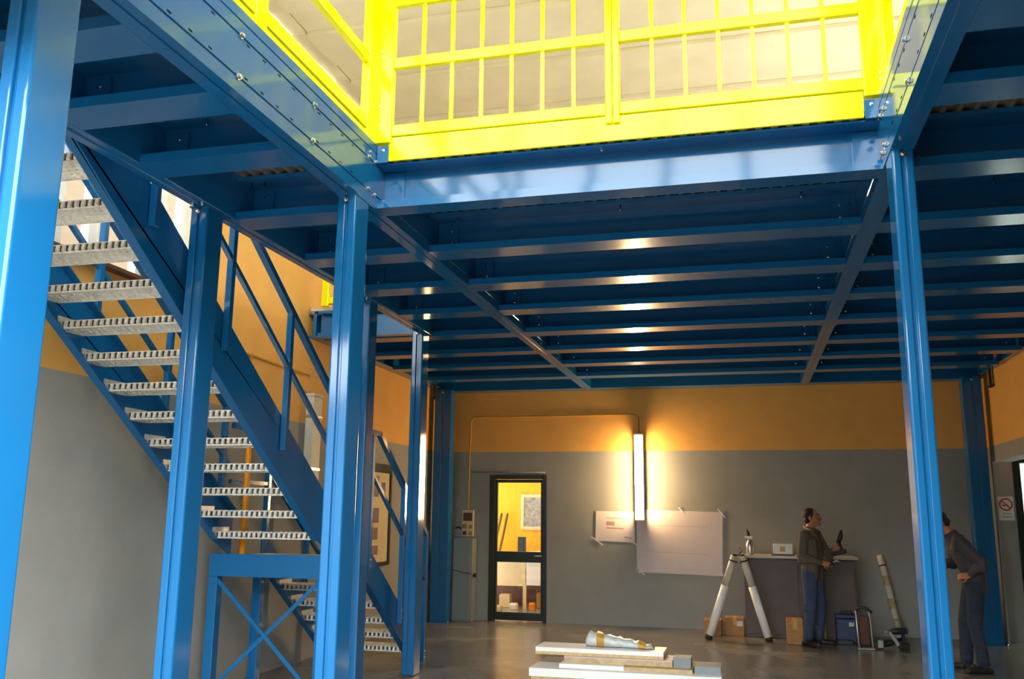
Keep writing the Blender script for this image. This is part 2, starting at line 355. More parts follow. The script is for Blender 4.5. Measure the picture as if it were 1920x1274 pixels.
for i, (px, lab) in enumerate(((-4.72, 'left'), (-4.6, 'right'))):
    solo('leaning_plank', MB().bar((px, 16.95, .845), (px + .03, 17.5, 1.66), .05, .03, (1, 0, 0)), 'brown', f'{lab} of two dark brown planks leaning behind office desk', 'plank', group='planks leaning in the office', bevel=.003)
for i, (px, py, sx, sy, sz, m, lab) in enumerate(((-4.3, 16.4, .2, .2, .22, 'cream', 'cream carton under the office desk at left'), (-4.05, 16.0, .13, .14, .1, 'white', 'small white parcel on the floor by desk leg'),
        (-3.62, 16.5, .22, .2, .26, 'tape', 'yellow carton under the right of office desk'), (-4.3, 15.75, .2, .14, .08, 'cream', 'crumpled cream bag on the office floor'), (-3.72, 16.0, .1, .1, .12, 'orange', 'small orange tin near the desk leg'))):
    bx = thing('carton', lab, 'box', (px, py, 0)); part('body', MB().box(px - sx / 2, px + sx / 2, py - sy / 2, py + sy / 2, 0, sz), m, bx, bevel=.012)
    part('flap', MB().box(px - sx / 2 + .01, px + sx / 2 - .01, py - sy / 2 + .01, py + sy / 2 - .01, sz, sz + .012), m, bx)

# ------------------------------------------------------------------ steel columns
def column(x0, x1, y0, y1, top, label, groove=True, plate=True, cap=True, m='blue'):
    cx = (x0 + x1) / 2; cy = (y0 + y1) / 2
    t = thing('steel_column', label, 'column', (cx, cy, 0), 'blue mezzanine columns')
    r = .014; gw = .010
    def arc(ax, ay, a0, rr=r, n=5, sw=90): return [(ax + rr * math.cos(math.radians(a0 + sw * q / n)), ay + rr * math.sin(math.radians(a0 + sw * q / n))) for q in range(n + 1)]
    pf = arc(x0 + r, y0 + r, 180)
    if groove:
        rg = .007
        pf += arc(cx - gw - rg, y0 + rg, 270, rg, 4) + [(cx - gw, y0 + .016), (cx + gw, y0 + .016)] + arc(cx + gw + rg, y0 + rg, 180, rg, 4)
    pf += arc(x1 - r, y0 + r, 270) + arc(x1 - r, y1 - r, 0) + arc(x0 + r, y1 - r, 90)
    part('shaft', MB().prism(pf, 'z', .012, top - .012, True), m, t)
    if plate:
        bp = part('base_plate', MB().box(x0 - .06, x1 + .06, y0 - .06, y1 + .06, 0, .012), m, t)
        for sx in (x0 - .035, x1 + .035):
            for sy in (y0 - .03, y1 + .03): inst('bolt', BOLT, bp, (sx, sy, .012))
    if cap:
        cp = part('cap_plate', MB().box(x0 - .004, x1 + .004, y0 - .01, y1 + .08, top - .012, top), m, t)
        inst('bolt', BOLT, cp, (cx, y0 - .012, top - .045), (PI / 2, 0, 0))
    return t
column(-2.445, -2.315, 2.35, 2.55, ZB, 'blue steel column nearest the camera at the left edge')
column(-3.50, -3.37, 5.0, 5.19, ZB, 'blue steel column in front of the upper stair treads')
column(-2.445, -2.315, 5.0, 5.2, ZB, 'blue steel column under the left end of the front beam')
column(.83, .945, 5.0, 5.2, ZB, 'blue steel column under the right end of the front beam')
column(-3.49, -3.36, 7.68, 7.86, ZB, 'blue steel column just behind the central column at stair landing')
column(-3.48, -3.35, 9.1, 9.3, ZB, 'blue steel post at the foot of the stairs', plate=False)
column(-4.82, -4.54, 13.72, 13.92, ZB, 'dark blue column in the back left corner')
column(2.97, 3.22, 13.7, 13.92, ZB, 'dark blue column in the back right corner')

# ------------------------------------------------------------------ main beams (two plates back to back)
def main_beam(x0, x1, ya, yb, label, face):
    t = thing('main_beam', label, 'beam', ((x0 + x1) / 2, ya, ZB), 'main mezzanine beams')
    xm = (x0 + x1) / 2
    for s, (xa, xb) in (('l', (x0, xm - .004)), ('r', (xm + .004, x1))):
        outer = xa if s == 'l' else xb; sg = 1 if s == 'l' else -1
        m = MB()
        # web with two pressed grooves
        zs = [ZB, 3.672, 3.678, 3.684, 3.888, 3.894, 3.90, 3.965, 3.970, 3.975, ZM]; dp = [0, 0, .008, 0, 0, .008, 0, 0, .006, 0, 0]
        pf = [(outer + sg * d_, z) for z, d_ in zip(zs, dp)]
        pf += [(xb if s == 'l' else xa, ZM), (xb if s == 'l' else xa, ZM - .01), (outer + sg * .018, ZM - .01), (outer + sg * .018, ZB + .012), (xb if s == 'l' else xa, ZB + .012), (xb if s == 'l' else xa, ZB)]
        m.prism(pf, 'y', ya, yb); part('channel', m, 'blueplate', t)
    part('splice_strip', MB().box(xm - .012, xm + .012, ya, yb, ZB - .006, ZB), 'blueplate', t)
    fx = x1 if face > 0 else x0; rot = (0, PI / 2 * face, 0)
    y = 2.808
    while y < (5.2 if True else yb):
        for z in (3.678, 3.894): inst('bolt', BOLT, t, (fx + .001 * face, y, z), rot, (1.15, 1.15, 1.15))
        y += .778
    for yy, z in ((5.25, 3.672), (5.25, 3.9)): inst('bolt', BOLT, t, (fx + .001 * face, yy, z), rot, (1.1, 1.1, 1.1))
    y = 2.1; i = 0
    while y < 5.2:
        if i % 5 != 4:
            for z in (3.70, 3.875): inst('slot', SLOT, t, (fx, y, z))
        y += .1556; i += 1
    return t
main_beam(-2.45, -2.31, 2.05, 13.93, 'long glossy blue beam running back from upper left', 1)
main_beam(.83, .955, 2.05, 13.93, 'long glossy blue beam running back from upper right', -1)

# lipped C joist profile opening towards the camera: (y,z) relative to near edge
def cprof(y, z0=ZB, z1=ZJ, dpt=.24, lip=.055, t=.012, tl=.03):
    return [(y, z0), (y + dpt, z0), (y + dpt, z1), (y, z1), (y, z1 - tl), (y + t, z1 - tl), (y + t, z1 - t), (y + dpt - t, z1 - t),
            (y + dpt - t, z0 + t), (y + t, z0 + t), (y + t, z0 + lip), (y, z0 + lip)]
def joist(name, x0, x1, y, label, group, m='bluejoist', z1=ZJ, proto=None, cleats=(), dpt=.24, tl=.03):
    loc = ((x0 + x1) / 2, y, ZB)
    if proto is None:
        o = link(name, MB().prism(cprof(y, z1=z1, dpt=dpt, tl=tl), 'x', x0, x1).mesh(name, loc), m); o.location = loc; ROOT[o.name] = loc; kids = []
        for cx in cleats:
            part('cleat', MB().box(cx - .06, cx + .06, y + .205, y + .228, ZB + .07, ZJ - .04), m, o)
            inst('bolt', BOLT, o, (cx, y + .205, ZJ - .09), (PI / 2, 0, 0), (.8, .8, .8)); inst('bolt', BOLT, o, (cx, y + .205, ZB + .13), (PI / 2, 0, 0), (.8, .8, .8))
    else:
        o = proto.copy(); COL.objects.link(o); o.location = loc; ROOT[o.name] = loc
        for ch in list(proto.children):
            c = ch.copy(); COL.objects.link(c); c.parent = o
    tag(o, label, 'joist', group); return o
JY = [2.93, 3.56, 4.27, 5.31, 6.34, 7.37, 8.39, 9.49, 10.60, 11.64, 12.70]
fb = joist('front_beam', -2.309, .829, 5.31, 'bright blue cross beam under the yellow railing', 'floor joists', 'blue', cleats=(), dpt=.16, tl=.012); fb['category'] = 'beam'
for xx in (-2.24, .76):
    part('end_plate', MB().box(xx - .07, xx + .07, 5.44, 5.458, ZB + .02, ZJ - .02), 'blue', fb)
inst('bolt', BOLT, fb, (-.81, 5.36, ZJ - .012), (PI, 0, 0)); 
p = None
for i, y in enumerate(JY[4:]):
    q = joist('floor_joist', -2.309, .829, y, f'blue joist in the middle bay, {ORD[i]} behind the front beam', 'floor joists', proto=p, cleats=(-2.2, .72)); p = p or q
p = None
for i, y in enumerate(JY[:7]):
    q = joist('floor_joist', -3.359, -2.451, y, f'short blue joist in the narrow left bay, {ORD[i]} to camera' if i == 0 else f'short blue joist in the narrow left bay, {ORD[i]} from camera', 'floor joists', proto=p, cleats=(-3.25,)); p = p or q
p = None
for i, y in enumerate(JY[7:]):
    q = joist('floor_joist', -4.72, -2.451, y, f'blue joist in the left bay behind the stairwell, {ORD[i] if i else "first"} from the stairs', 'floor joists', proto=p, cleats=(-2.56,)); p = p or q
p = None
for i, y in enumerate(JY):
    q = joist('floor_joist', .956, 3.21, y, f'blue joist in the right bay, {ORD[i]} to camera' if i == 0 else f'blue joist in the right bay, {ORD[i]} from camera', 'floor joists', proto=p, cleats=(1.06, 3.1)); p = p or q
tr = joist('trimmer_beam', -4.72, -3.361, 9.31, 'grey-blue cross beam closing the far end of the stairwell', 'floor joists', 'blue', dpt=.1); tr['category'] = 'beam'
solo('wall_beam', MB().box(-4.895, 3.29, 13.94, 14.19, ZB, ZJ), 'bluejoist', 'blue beam along the top of the back wall', 'beam', group='wall beams', bevel=.006)
def ibeam(x0, x1, ya, yb, z0, z1, label):
    pf = [(x0, z0), (x1, z0), (x1, z0 + .014), ((x0 + x1) / 2 + .02, z0 + .014), ((x0 + x1) / 2 + .02, z1 - .014), (x1, z1 - .014), (x1, z1), (x0, z1), (x0, z1 - .014), ((x0 + x1) / 2 - .02, z1 - .014), ((x0 + x1) / 2 - .02, z0 + .014), (x0, z0 + .014)]
    return solo('wall_beam', MB().prism(pf, 'y', ya, yb), 'bluejoist', label, 'beam', group='wall beams')
ibeam(3.215, 3.295, 2.05, 13.93, ZB + .03, ZJ, 'blue beam fixed along the right wall under the deck')
ibeam(-4.895, -4.73, 9.42, 13.71, ZB + .03, ZJ, 'blue beam fixed along the left wall behind stairwell')
eb = solo('edge_beam', MB().box(-3.49, -3.425, 2.05, 9.42, ZB, ZJ + .03).box(-3.42, -3.36, 2.05, 9.42, ZB, ZJ + .03).box(-3.432, -3.412, 2.05, 9.42, ZB - .008, ZB + .02), 'bluejoist', 'blue edge beam over the stairs between two columns', 'beam', bevel=.006)
for yy in (5.06, 7.75): 
    inst('bolt', BOLT, eb, (-3.46, yy - .1, ZB - .001), (PI, 0, 0)); inst('bolt', BOLT, eb, (-3.39, yy - .1, ZB - .001), (PI, 0, 0))
for px, lab in ((-4.70, 'left'), (3.262, 'right')):
    bk = thing('beam_bracket', f'small dark hanger bracket below the {lab} wall beam at the back', 'bracket', (px, 13.4, ZB - .2)); 
    part('strap', MB().box(px - .012, px + .012, 13.36, 13.44, ZB - .18, ZB + .03), 'dark', bk); part('hook', MB().box(px - .02, px + .02, 13.33, 13.47, ZB - .2, ZB - .17), 'dark', bk)

# corrugated deck with board floor
def deck(x0, x1, y0, y1, label):
    t = thing('deck_sheet', label, 'deck', ((x0 + x1) / 2, (y0 + y1) / 2, ZJ), 'mezzanine deck sheets')
    pf = []; x = x0; P = .09
    while x < x1 - P:
        pf += [(x, ZJ + .032), (x + .018, ZJ + .002), (x + .045, ZJ + .002), (x + .063, ZJ + .032)]; x += P
    pf += [(x1, ZJ + .032), (x1, ZJ + .036), (x0, ZJ + .036)]
    part('corrugated_sheet', MB().prism(pf, 'y', y0, y1), 'galvdeck', t)
    part('floor_board', MB().box(x0, x1, y0, y1, ZJ + .037, ZF), 'chip', t)
    return t
dm = deck(-2.309, .829, 5.33, 13.93, 'corrugated steel deck over the middle bay'); dl = deck(-3.35, -2.452, 2.05, 9.41, 'corrugated steel deck over the narrow left bay')
deck(-4.88, -2.452, 9.43, 13.93, 'corrugated steel deck behind the stairwell at back left'); dr = deck(.957, 3.29, 2.05, 13.93, 'corrugated steel deck over the right bay')
deck(-4.88, -3.5, 2.05, 3.5, 'corrugated steel deck at the head of the stairs')
for t, pts in ((dm, [(-2.1, 6.42), (-.83, 6.42), (.458, 6.42), (-1.5, 8.5), (-1.4, 9.6), (-1.3, 10.7), (-1.25, 11.75), (.3, 9.6), (.3, 10.7), (.3, 11.75), (.3, 12.8), (-1.2, 12.8), (.35, 8.5)]),
               (dl, [(-3.3, 5.4), (-3.2, 5.4), (-3.1, 6.42), (-3.2, 6.42), (-2.98, 6.42), (-3.0, 4.38)]), (dr, [(1.45, 4.38), (1.7, 6.42), (2.2, 8.5), (1.6, 9.6), (1.6, 10.7), (1.6, 11.75)])):
    for x, y in pts: inst('screw', SCREW, t, (x, y, ZJ - .01), (PI + .1, .15, 0), (1.4, 1.4, 1.5))

# ------------------------------------------------------------------ yellow guard rails
def guard_front():
    t = thing('guard_rail', 'bright yellow barred guard rail across the front of the mezzanine', 'railing', (-.75, 5.28, ZJ), 'yellow guard rails')
    Y = 5.28
    part('toe_board', MB().box(-2.225, .745, Y - .006, Y + .012, ZJ + .001, 4.076), 'yellow', t, bevel=.003)
    for xa, xb in ((-2.33, -2.205), (-.77, -.727), (-.723, -.68), (.75, .86)):
        part('post', MB().box(xa, xb, Y - .03, Y + .03, 4.035 if abs(xa) > .74 and xa != -.77 else 4.02, 5.14), 'yellow', t, bevel=.006)
    for xa, xb in ((-2.205, -.77), (-.68, .75)):
        part('bottom_rail', MB().box(xa, xb, Y - .022, Y + .022, 4.080, 4.157), 'yellow', t, bevel=.005)
        part('middle_rail', MB().box(xa, xb, Y - .022, Y + .022, 4.570, 4.643), 'yellow', t, bevel=.005)
        part('top_rail', MB().box(xa, xb, Y - .022, Y + .022, 5.03, 5.13), 'yellow', t, bevel=.005)
        for k in range(1, 7):
            x = xa + (xb - xa) * k / 7
            part('bar', MB().box(x - .012, x + .012, Y - .01, Y + .01, 4.157, 4.570).box(x - .012, x + .012, Y - .01, Y + .01, 4.643, 5.03), 'yellow', t)
    for x, z in ((-2.29, 4.3), (-2.28, 4.16), (-2.29, 4.7), (-2.28, 4.66), (.845, 4.17), (.845, 4.13)):
        inst('bolt', BOLT, t, (x, Y - .03, z), (PI / 2, 0, 0), (.5, .5, .5))
guard_front()
def guard_side(x, ya, yb, posts, label):
    t = thing('guard_rail', label, 'railing', (x, yb, ZM), 'yellow guard rails')
    part('toe_board', MB().box(x - .012, x + .012, ya, yb, ZM + .001, 4.1), 'yellow', t, bevel=.003)
    part('bottom_rail', MB().box(x - .024, x + .024, ya, yb, 4.104, 4.185), 'yellow', t, bevel=.005)
    part('middle_rail', MB().box(x - .022, x + .022, ya, yb, 4.57, 4.645), 'yellow', t, bevel=.005)
    part('top_rail', MB().box(x - .022, x + .022, ya, yb, 5.05, 5.13), 'yellow', t, bevel=.005)
    for y in posts: part('post', MB().box(x - .03, x + .03, y - .055, y + .055, ZM, 5.14), 'yellow', t, bevel=.006)
guard_side(-2.355, 2.07, 5.25, (2.2, 3.79, 5.2), 'bright yellow guard rail along the upper left beam')
guard_side(.89, 2.07, 5.25, (2.2, 3.79, 5.2), 'bright yellow guard rail along the upper right beam')
t = thing('guard_rail', 'yellow guard rail at the far end of the stairwell, half hidden by column', 'railing', (-4.1, 9.36, ZF), 'yellow guard rails')
for x in (-4.66, -3.95, -3.4): part('post', MB().box(x - .04, x + .04, 9.33, 9.39, ZF, 5.1), 'yellow', t, bevel=.006)
for z in (4.0, 4.55, 5.03): part('rail', MB().box(-4.66, -3.4, 9.34, 9.38, z, z + .08), 'yellow', t, bevel=.005)
for x in (-2.265, .79):
    sid = 'left' if x < 0 else 'right'
    bk = thing('corner_bracket', f'small blue bracket at the {sid} corner of the front beam', 'bracket', (x, 5.3, ZJ))
    part('plate', MB().box(x - .04, x + .037, 5.276, 5.292, ZJ - .005, 4.02), 'blue', bk); inst('bolt', BOLT, bk, (x, 5.276, 3.99), (PI / 2, 0, 0), (.7, .7, .7))

# ------------------------------------------------------------------ staircase
ST = thing('metal_staircase', 'straight blue steel staircase with galvanised treads and a half landing', 'staircase', (-4.1, 7.4, 0))
z1, r_, y1, g_ = 1.409, .183, 7.296, .2644; XA, XB = -4.631, -3.58; sl = r_ / g_
def zline(y): return z1 + sl * (y1 - y)
for x, s in ((XB, 1), (XA, -1)):
    # channel stringers: plate + inward flanges
    xo = x + s * .0; xi = x - s * .014; xf = x - s * .07
    ya, yb = 3.52, 7.42
    lo = lambda y: zline(y) - .03; hi = lambda y: zline(y) + .43
    m = MB(); yt = 3.52
    def plate(m, xa, xb, pts): m.prism(pts, 'x', min(xa, xb), max(xa, xb))
    plate(m, xo, xi, [(7.62, 1.23), (7.30, lo(7.30)), (yt, lo(yt)), (yt, min(hi(yt), 3.97)), (hi(0) / sl - 3.97 / sl, 3.97), (7.62, hi(7.62))])
    m.prism([(7.30, lo(7.30)), (7.30, lo(7.30) + .014), (yt, lo(yt) + .014), (yt, lo(yt))], 'x', min(xi, xf), max(xi, xf))
    m.prism([(7.62, hi(7.62)), (7.62, hi(7.62) - .014), (hi(0) / sl - 3.97 / sl, 3.97 - .014), (hi(0) / sl - 3.97 / sl, 3.97)], 'x', min(xi, xf), max(xi, xf))
    part('stringer', m, 'blue', ST)
    # lower flight stringer
    l2 = lambda y: .95 - .69 * (y - 8.4); h2 = lambda y: l2(y) + .33
    m = MB(); plate(m, xo, xi, [(8.18, l2(8.18)), (9.76, 0.012), (9.95, 0.012), (9.95, h2(9.95)), (8.18, h2(8.18))])
    m.prism([(8.18, l2(8.18)), (8.18, l2(8.18) + .012), (9.76, .024), (9.76, .012)], 'x', min(xi, xf), max(xi, xf)); part('stringer', m, 'blue', ST)
# tread: folded galvanised plank, near lip serrated, perforated underside
def tread_mesh(wd, dep=.262):
    m = MB(); h = wd / 2
    pf = [(0, .030), (.0, .036), (dep, .036), (dep, -.022), (dep - .006, -.022), (dep - .006, -.014), (.02, -.014), (.02, -.008), (dep - .012, -.008), (dep - .012, .030)]
    m.prism(pf, 'x', -h, h); m.box(-h, h, 0, .02, -.022, -.012)
    n = int(wd / .047)
    for i in range(n):
        x = -h + (i + .5) * wd / n; b = len(m.v)
        m.v += [(x - .014, .004, -.014), (x + .014, .004, -.014), (x + .014, .0, .033), (x - .014, .0, .033), (x - .011, -.010, -.006), (x + .011, -.010, -.006), (x + .011, -.004, .03), (x - .011, -.004, .03)]
        m.f += [(b + 4, b + 5, b + 6, b + 7), (b, b + 1, b + 5, b + 4), (b + 1, b + 2, b + 6, b + 5), (b + 2, b + 3, b + 7, b + 6), (b + 3, b, b + 4, b + 7), (b, b + 3, b + 2, b + 1)]
        for k in range(5):
            yy = .03 + k * .05; xx = x + (.012 if k % 2 else -.008); b = len(m.v)
            m.v += [(xx - .011, yy - .011, -.014), (xx + .011, yy - .011, -.014), (xx + .011, yy + .011, -.014), (xx - .011, yy + .011, -.014), (xx, yy, -.024)]
            m.f += [(b, b + 1, b + 4), (b + 1, b + 2, b + 4), (b + 2, b + 3, b + 4), (b + 3, b, b + 4)]
        m.box(x - .012, x + .012, .03, dep - .03, .036, .041)
    for s in (-1, 1): m.box(s * h - .003, s * h + .003, 0, dep, -.022, .075)
    me = m.mesh('tread'); me.materials.append(MATS['galv']); return me
TM = tread_mesh(XB - XA - .034); XC = (XA + XB) / 2
for k in range(14): inst('tread', TM, ST, (XC, y1 - g_ * k, z1 + r_ * k))
for k in range(6): inst('tread', TM, ST, (XC, 8.30 + .262 * k, 1.226 - .175 * (k + 1)))
part('landing_beam', MB().prism([(7.40, 1.055), (7.46, 1.055), (7.46, 1.069), (7.414, 1.069), (7.414, 1.236), (7.46, 1.236), (7.46, 1.25), (7.40, 1.25)], 'x', -4.69, -3.56), 'blue', ST)
part('landing_beam', MB().box(-4.69, -3.56, 8.22, 8.28, 1.055, 1.2), 'blue', ST)
part('landing_beam', MB().box(-4.69, -4.64, 7.46, 8.22, 1.055, 1.2), 'blue', ST); part('landing_beam', MB().box(-3.61, -3.56, 7.46, 8.22, 1.055, 1.2), 'blue', ST)
lp = MB().box(-4.64, -3.61, 7.46, 8.22, 1.195, 1.226)
part('landing_plate', lp, 'galv', ST)
for x in (-4.66, -3.60):
    for y in (7.47, 8.24):
        l = part('leg', MB().box(x - .045, x + .045, y - .045, y + .045, .01, 1.055), 'blue', ST, bevel=.004)
        part('foot_plate', MB().box(x - .08, x + .08, y - .08, y + .08, 0, .01), 'blue', l)
part('cross_brace', MB().bar((-4.62, 7.44, 1.02), (-3.64, 7.44, .1), .008, .035), 'blue', ST); part('cross_brace', MB().bar((-3.64, 7.455, 1.02), (-4.62, 7.455, .1), .008, .035), 'blue', ST)
# hand rails
def rail(x, s):
    xr = x + s * .03
    T = lambda y: 3.24 + sl * (6.51 - y); M = lambda y: T(y) - .46
    part('handrail', MB().bar((xr, 3.45, T(3.45)), (xr, 7.62, T(7.62)), .05, .05), 'blue', ST)
    part('middle_rail', MB().bar((xr, 3.45, M(3.45)), (xr, 7.62, M(7.62)), .035, .035), 'blue', ST)
    for y in (3.75, 4.70, 5.61, 6.53, 7.45):
        part('rail_post', MB().box(xr - .024, xr + .024, y - .024, y + .024, zline(y) + .16, T(y)), 'blue', ST, bevel=.003)
    if s < 0 or s > 0:
        zl = 2.40; T2 = lambda y: 2.38 - .69 * (y - 8.5)
        part('handrail', MB().bar((xr, 7.60, zl + .02), (xr, 8.48, zl), .05, .05), 'blue', ST)
        part('handrail', MB().bar((xr, 8.46, T2(8.46)), (xr, 9.95, T2(9.95)), .05, .05), 'blue', ST)
        part('middle_rail', MB().bar((xr, 7.60, 1.9), (xr, 8.3, 1.9), .035, .035), 'blue', ST)
        part('middle_rail', MB().bar((xr, 8.3, T2(8.3) - .5), (xr, 9.95, T2(9.95) - .5), .035, .035), 'blue', ST)
        for y, zb in ((8.30, 1.06), (9.20, .5), (9.93, .012)):
            pp = part('rail_post', MB().box(xr - .026, xr + .026, y - .026, y + .026, zb, min(zl, T2(y))), 'blue', ST, bevel=.003)
            if s > 0:
                for zz in (zb + .06, zb + .12): inst('bolt', BOLT, pp, (xr + .026, y, zz), (0, PI / 2, 0), (.7, .7, .7))
rail(XB, 1); rail(XA, -1)
op = thing('orange_pipe', 'thin orange pipe standing on the stair landing', 'pipe', (-4.5, 7.62, 1.226))
part('pipe', MB().tube([(-4.5, 7.62, 1.23), (-4.5, 7.62, 2.3)], .028, 12), 'orange', op, True); part('pipe_cap', MB().lathe((-4.5, 7.62, 2.3), [(.03, 0), (.03, .03), (.015, .045)], 12), 'orange', op)
part('foot_flange', MB().lathe((-4.5, 7.62, 1.226), [(.05, 0), (.05, .01)], 12), 'galv', op)

# ------------------------------------------------------------------ things on walls
dp = thing('downpipe', 'cream boxed downpipe on the left wall behind the stairs', 'pipe', (-4.85, 9.58, 1.95))
part('casing', MB().box(-4.898, -4.80, 9.47, 9.70, 1.95, 2.95), 'pipewhite', dp, bevel=.01); part('cap', MB().box(-4.898, -4.79, 9.46, 9.71, 2.95, 2.98), 'pipewhite', dp)
for z in (2.1, 2.7): part('clip', MB().box(-4.898, -4.795, 9.465, 9.705, z, z + .03), 'silver', dp)
cw = thing('wall_conduit', 'thin conduit crossing the yellow left wall', 'conduit', (-4.88, 8.7, 3.2)); part('tube', MB().tube([(-4.885, 7.9, 3.21), (-4.885, 9.5, 3.19)], .012, 8), 'tape', cw, True)
for y in (8.2, 9.0): part('clip', MB().box(-4.899, -4.868, y - .012, y + .012, 3.18, 3.22), 'tape', cw)
nbd = thing('notice_board', 'dark-framed notice board with photographs on the left wall', 'notice board', (-4.88, 11.8, 1.0))
f = MB(); f.box(-4.899, -4.86, 11.2, 12.12, 2.18, 2.3); f.box(-4.899, -4.86, 12.07, 12.12, .98, 2.18); f.box(-4.899, -4.86, 11.2, 11.25, .98, 2.18); f.box(-4.899, -4.86, 11.2, 12.12, .93, .98)
part('frame', f, 'doorframe', nbd); part('panel', MB().box(-4.899, -4.88, 11.25, 12.07, .98, 2.18), 'cream', nbd)
for y, z, a, b in ((11.55, 1.85, .28, .28), (11.62, 1.5, .2, .2), (11.55, 1.28, .3, .16), (11.85, 1.85, .14, .2), (11.6, 1.08, .24, .12)): part('photo', MB().box(-4.88, -4.877, y - a / 2, y + a / 2, z, z + b), 'photo', nbd)
def lamp(name, c, axis, label):
    x, y, zb, zt = c; t = thing(name, label, 'lamp', (x, y, zb))
    if axis == 'y':
        part('housing', MB().box(x - .07, x + .07, y - .09, y - .04, zb, zt), 'housing', t, bevel=.015); part('wall_bracket', MB().box(x - .03, x + .03, y - .04, y + .019, zt - .3, zt - .2).box(x - .03, x + .03, y - .04, y + .019, zb + .5, zb + .6), 'housing', t)
        m = MB(); pr = [(x + .062 * math.cos(a), y - .09 - .065 * math.sin(a)) for a in [PI * i / 10 for i in range(11)]]; m.prism(pr, 'z', zb + .03, zt - .03)
        part('diffuser', m, 'lamp', t)
        for z in (zb, zt - .03): part('end_cap', MB().box(x - .068, x + .068, y - .16, y - .09, z, z + .03), 'housing', t, bevel=.012)
    else:
        part('housing', MB().box(x, x + .03, y - .07, y + .07, zb, zt), 'housing', t, bevel=.015)
        m = MB(); pr = [(x + .03 + .065 * math.sin(a), y + .062 * math.cos(a)) for a in [PI * i / 10 for i in range(11)]]; m.prism(pr, 'z', zb + .03, zt - .03)
        part('diffuser', m, 'lamp', t)
        for z in (zb, zt - .03): part('end_cap', MB().box(x + .03, x + .1, y - .068, y + .068, z, z + .03), 'housing', t, bevel=.012)
lamp('wall_lamp', (-1.6, YW - .02, 1.556, 2.89), 'y', 'glowing vertical tube lamp on the back wall above the papers')
cd = thing('lamp_conduit', 'thin wire conduit looping over yellow wall to back wall lamp', 'conduit', (-3, 14.19, 2.6))
part('tube', MB().tube([(-1.6, 14.185, 2.89), (-1.6, 14.185, 3.15), (-1.66, 14.185, 3.2), (-4.28, 14.185, 3.2), (-4.34, 14.185, 3.14), (-4.36, 14.185, 2.62), (-4.36, 14.185, 1.72)], .012, 6), 'tape', cd, True)
for x in (-2.2, -3.0, -3.8): part('clip', MB().box(x - .012, x + .012, 14.17, 14.199, 3.185, 3.215), 'tape', cd)
cd = thing('door_conduit', 'short grey conduit over the office door', 'conduit', (-4.0, 14.19, 2.3)); part('tube', MB().tube([(-4.32, 14.187, 2.31), (-3.1, 14.187, 2.30)], .009, 6), 'greycab', cd, True); part('clip', MB().box(-3.7, -3.68, 14.168, 14.199, 2.29, 2.32), 'greycab', cd)
sb = thing('switch_panel', 'beige switch and socket panel above the grey cabinet', 'switch panel', (-4.36, 14.18, 1.28))
part('plate', MB().box(-4.457, -4.26, 14.16, 14.199, 1.285, 1.70), 'cream', sb, bevel=.008)
for x, z, a, b, m in ((-4.36, 1.53, .15, .13, 'brown'), (-4.41, 1.41, .07, .07, 'card'), (-4.31, 1.41, .06, .06, 'card'), (-4.41, 1.31, .06, .06, 'bluecase'), (-4.31, 1.31, .06, .06, 'card')):
    part('socket', MB().box(x - a / 2, x + a / 2, 14.15, 14.161, z, z + b), m, sb, bevel=.003)
part('cable', MB().tube([(-4.46, 14.17, 1.40), (-4.52, 14.15, 1.43), (-4.56, 14.14, 1.41)], .012, 6), 'dark', sb, True)
gc = thing('grey_cabinet', 'tall grey metal cabinet beside the office door', 'cabinet', (-4.38, 14.05, 0))
part('body', MB().box(-4.53, -4.21, 13.95, 14.19, 0.0, 1.26), 'greycab', gc, bevel=.006); part('door_panel', MB().box(-4.52, -4.24, 13.935, 13.95, .04, 1.24), 'greycab', gc, bevel=.004)
part('cord', MB().tube([(-4.52, 13.925, .78), (-4.35, 13.92, .74), (-4.21, 13.925, .72)], .007, 6), 'plastic_dark', gc, True); part('knob', MB().lathe((-4.17, 13.97, .7), [(.03, -.02), (.035, 0), (.03, .02)], 10, 'x'), 'plastic_dark', gc)
def sheet(name, pts, label, tapes, lines):
    xs = [p_[0] for p_ in pts]; zs = [p_[1] for p_ in pts]
    t = thing(name, label, 'paper', (min(xs), 14.19, min(zs)), 'drawings taped to the back wall')
    part('sheet', MB().prism(pts, 'y', 14.190, 14.196), 'paper', t)
    for a, b in tapes: part('tape_strip', MB().bar((a[0], 14.188, a[1]), (b[0], 14.188, b[1]), .003, .018, (0, 0, 1)), 'tapewhite', t)
    for a, b, h in lines: part('drawn_line', MB().bar((a[0], 14.1895, a[1]), (b[0], 14.1895, b[1]), .0006, h, (0, 0, 1)), 'line', t)
sheet('taped_drawing', [(-2.30, 1.255), (-1.69, 1.23), (-1.69, 1.70), (-2.288, 1.705)], 'small pinkish drawing taped left of the wall lamp', [((-2.36, 1.31), (-2.18, 1.19)), ((-1.75, 1.26), (-1.66, 1.2))],
      [((-2.12, 1.6), (-1.86, 1.595), .012), ((-2.13, 1.45), (-1.86, 1.44), .02), ((-2.13, 1.52), (-2.0, 1.515), .06), ((-1.85, 1.31), (-1.74, 1.3), .02)])
sheet('taped_drawing', [(-1.664, .80), (-.40, .768), (-.367, 1.703), (-1.66, 1.735)], 'large pinkish drawing taped right of the wall lamp', [((-1.68, .85), (-1.55, .76)), ((-.44, 1.75), (-.33, 1.62)), ((-1.02, 1.77), (-.93, 1.67)), ((-.44, .82), (-.37, .77)), ((-1.66, .84), (-1.62, .78))],
      [((-1.4, 1.5), (-.6, 1.48), .004), ((-1.4, 1.1), (-.6, 1.08), .004), ((-1.4, 1.3), (-1.4, .98), .004)])
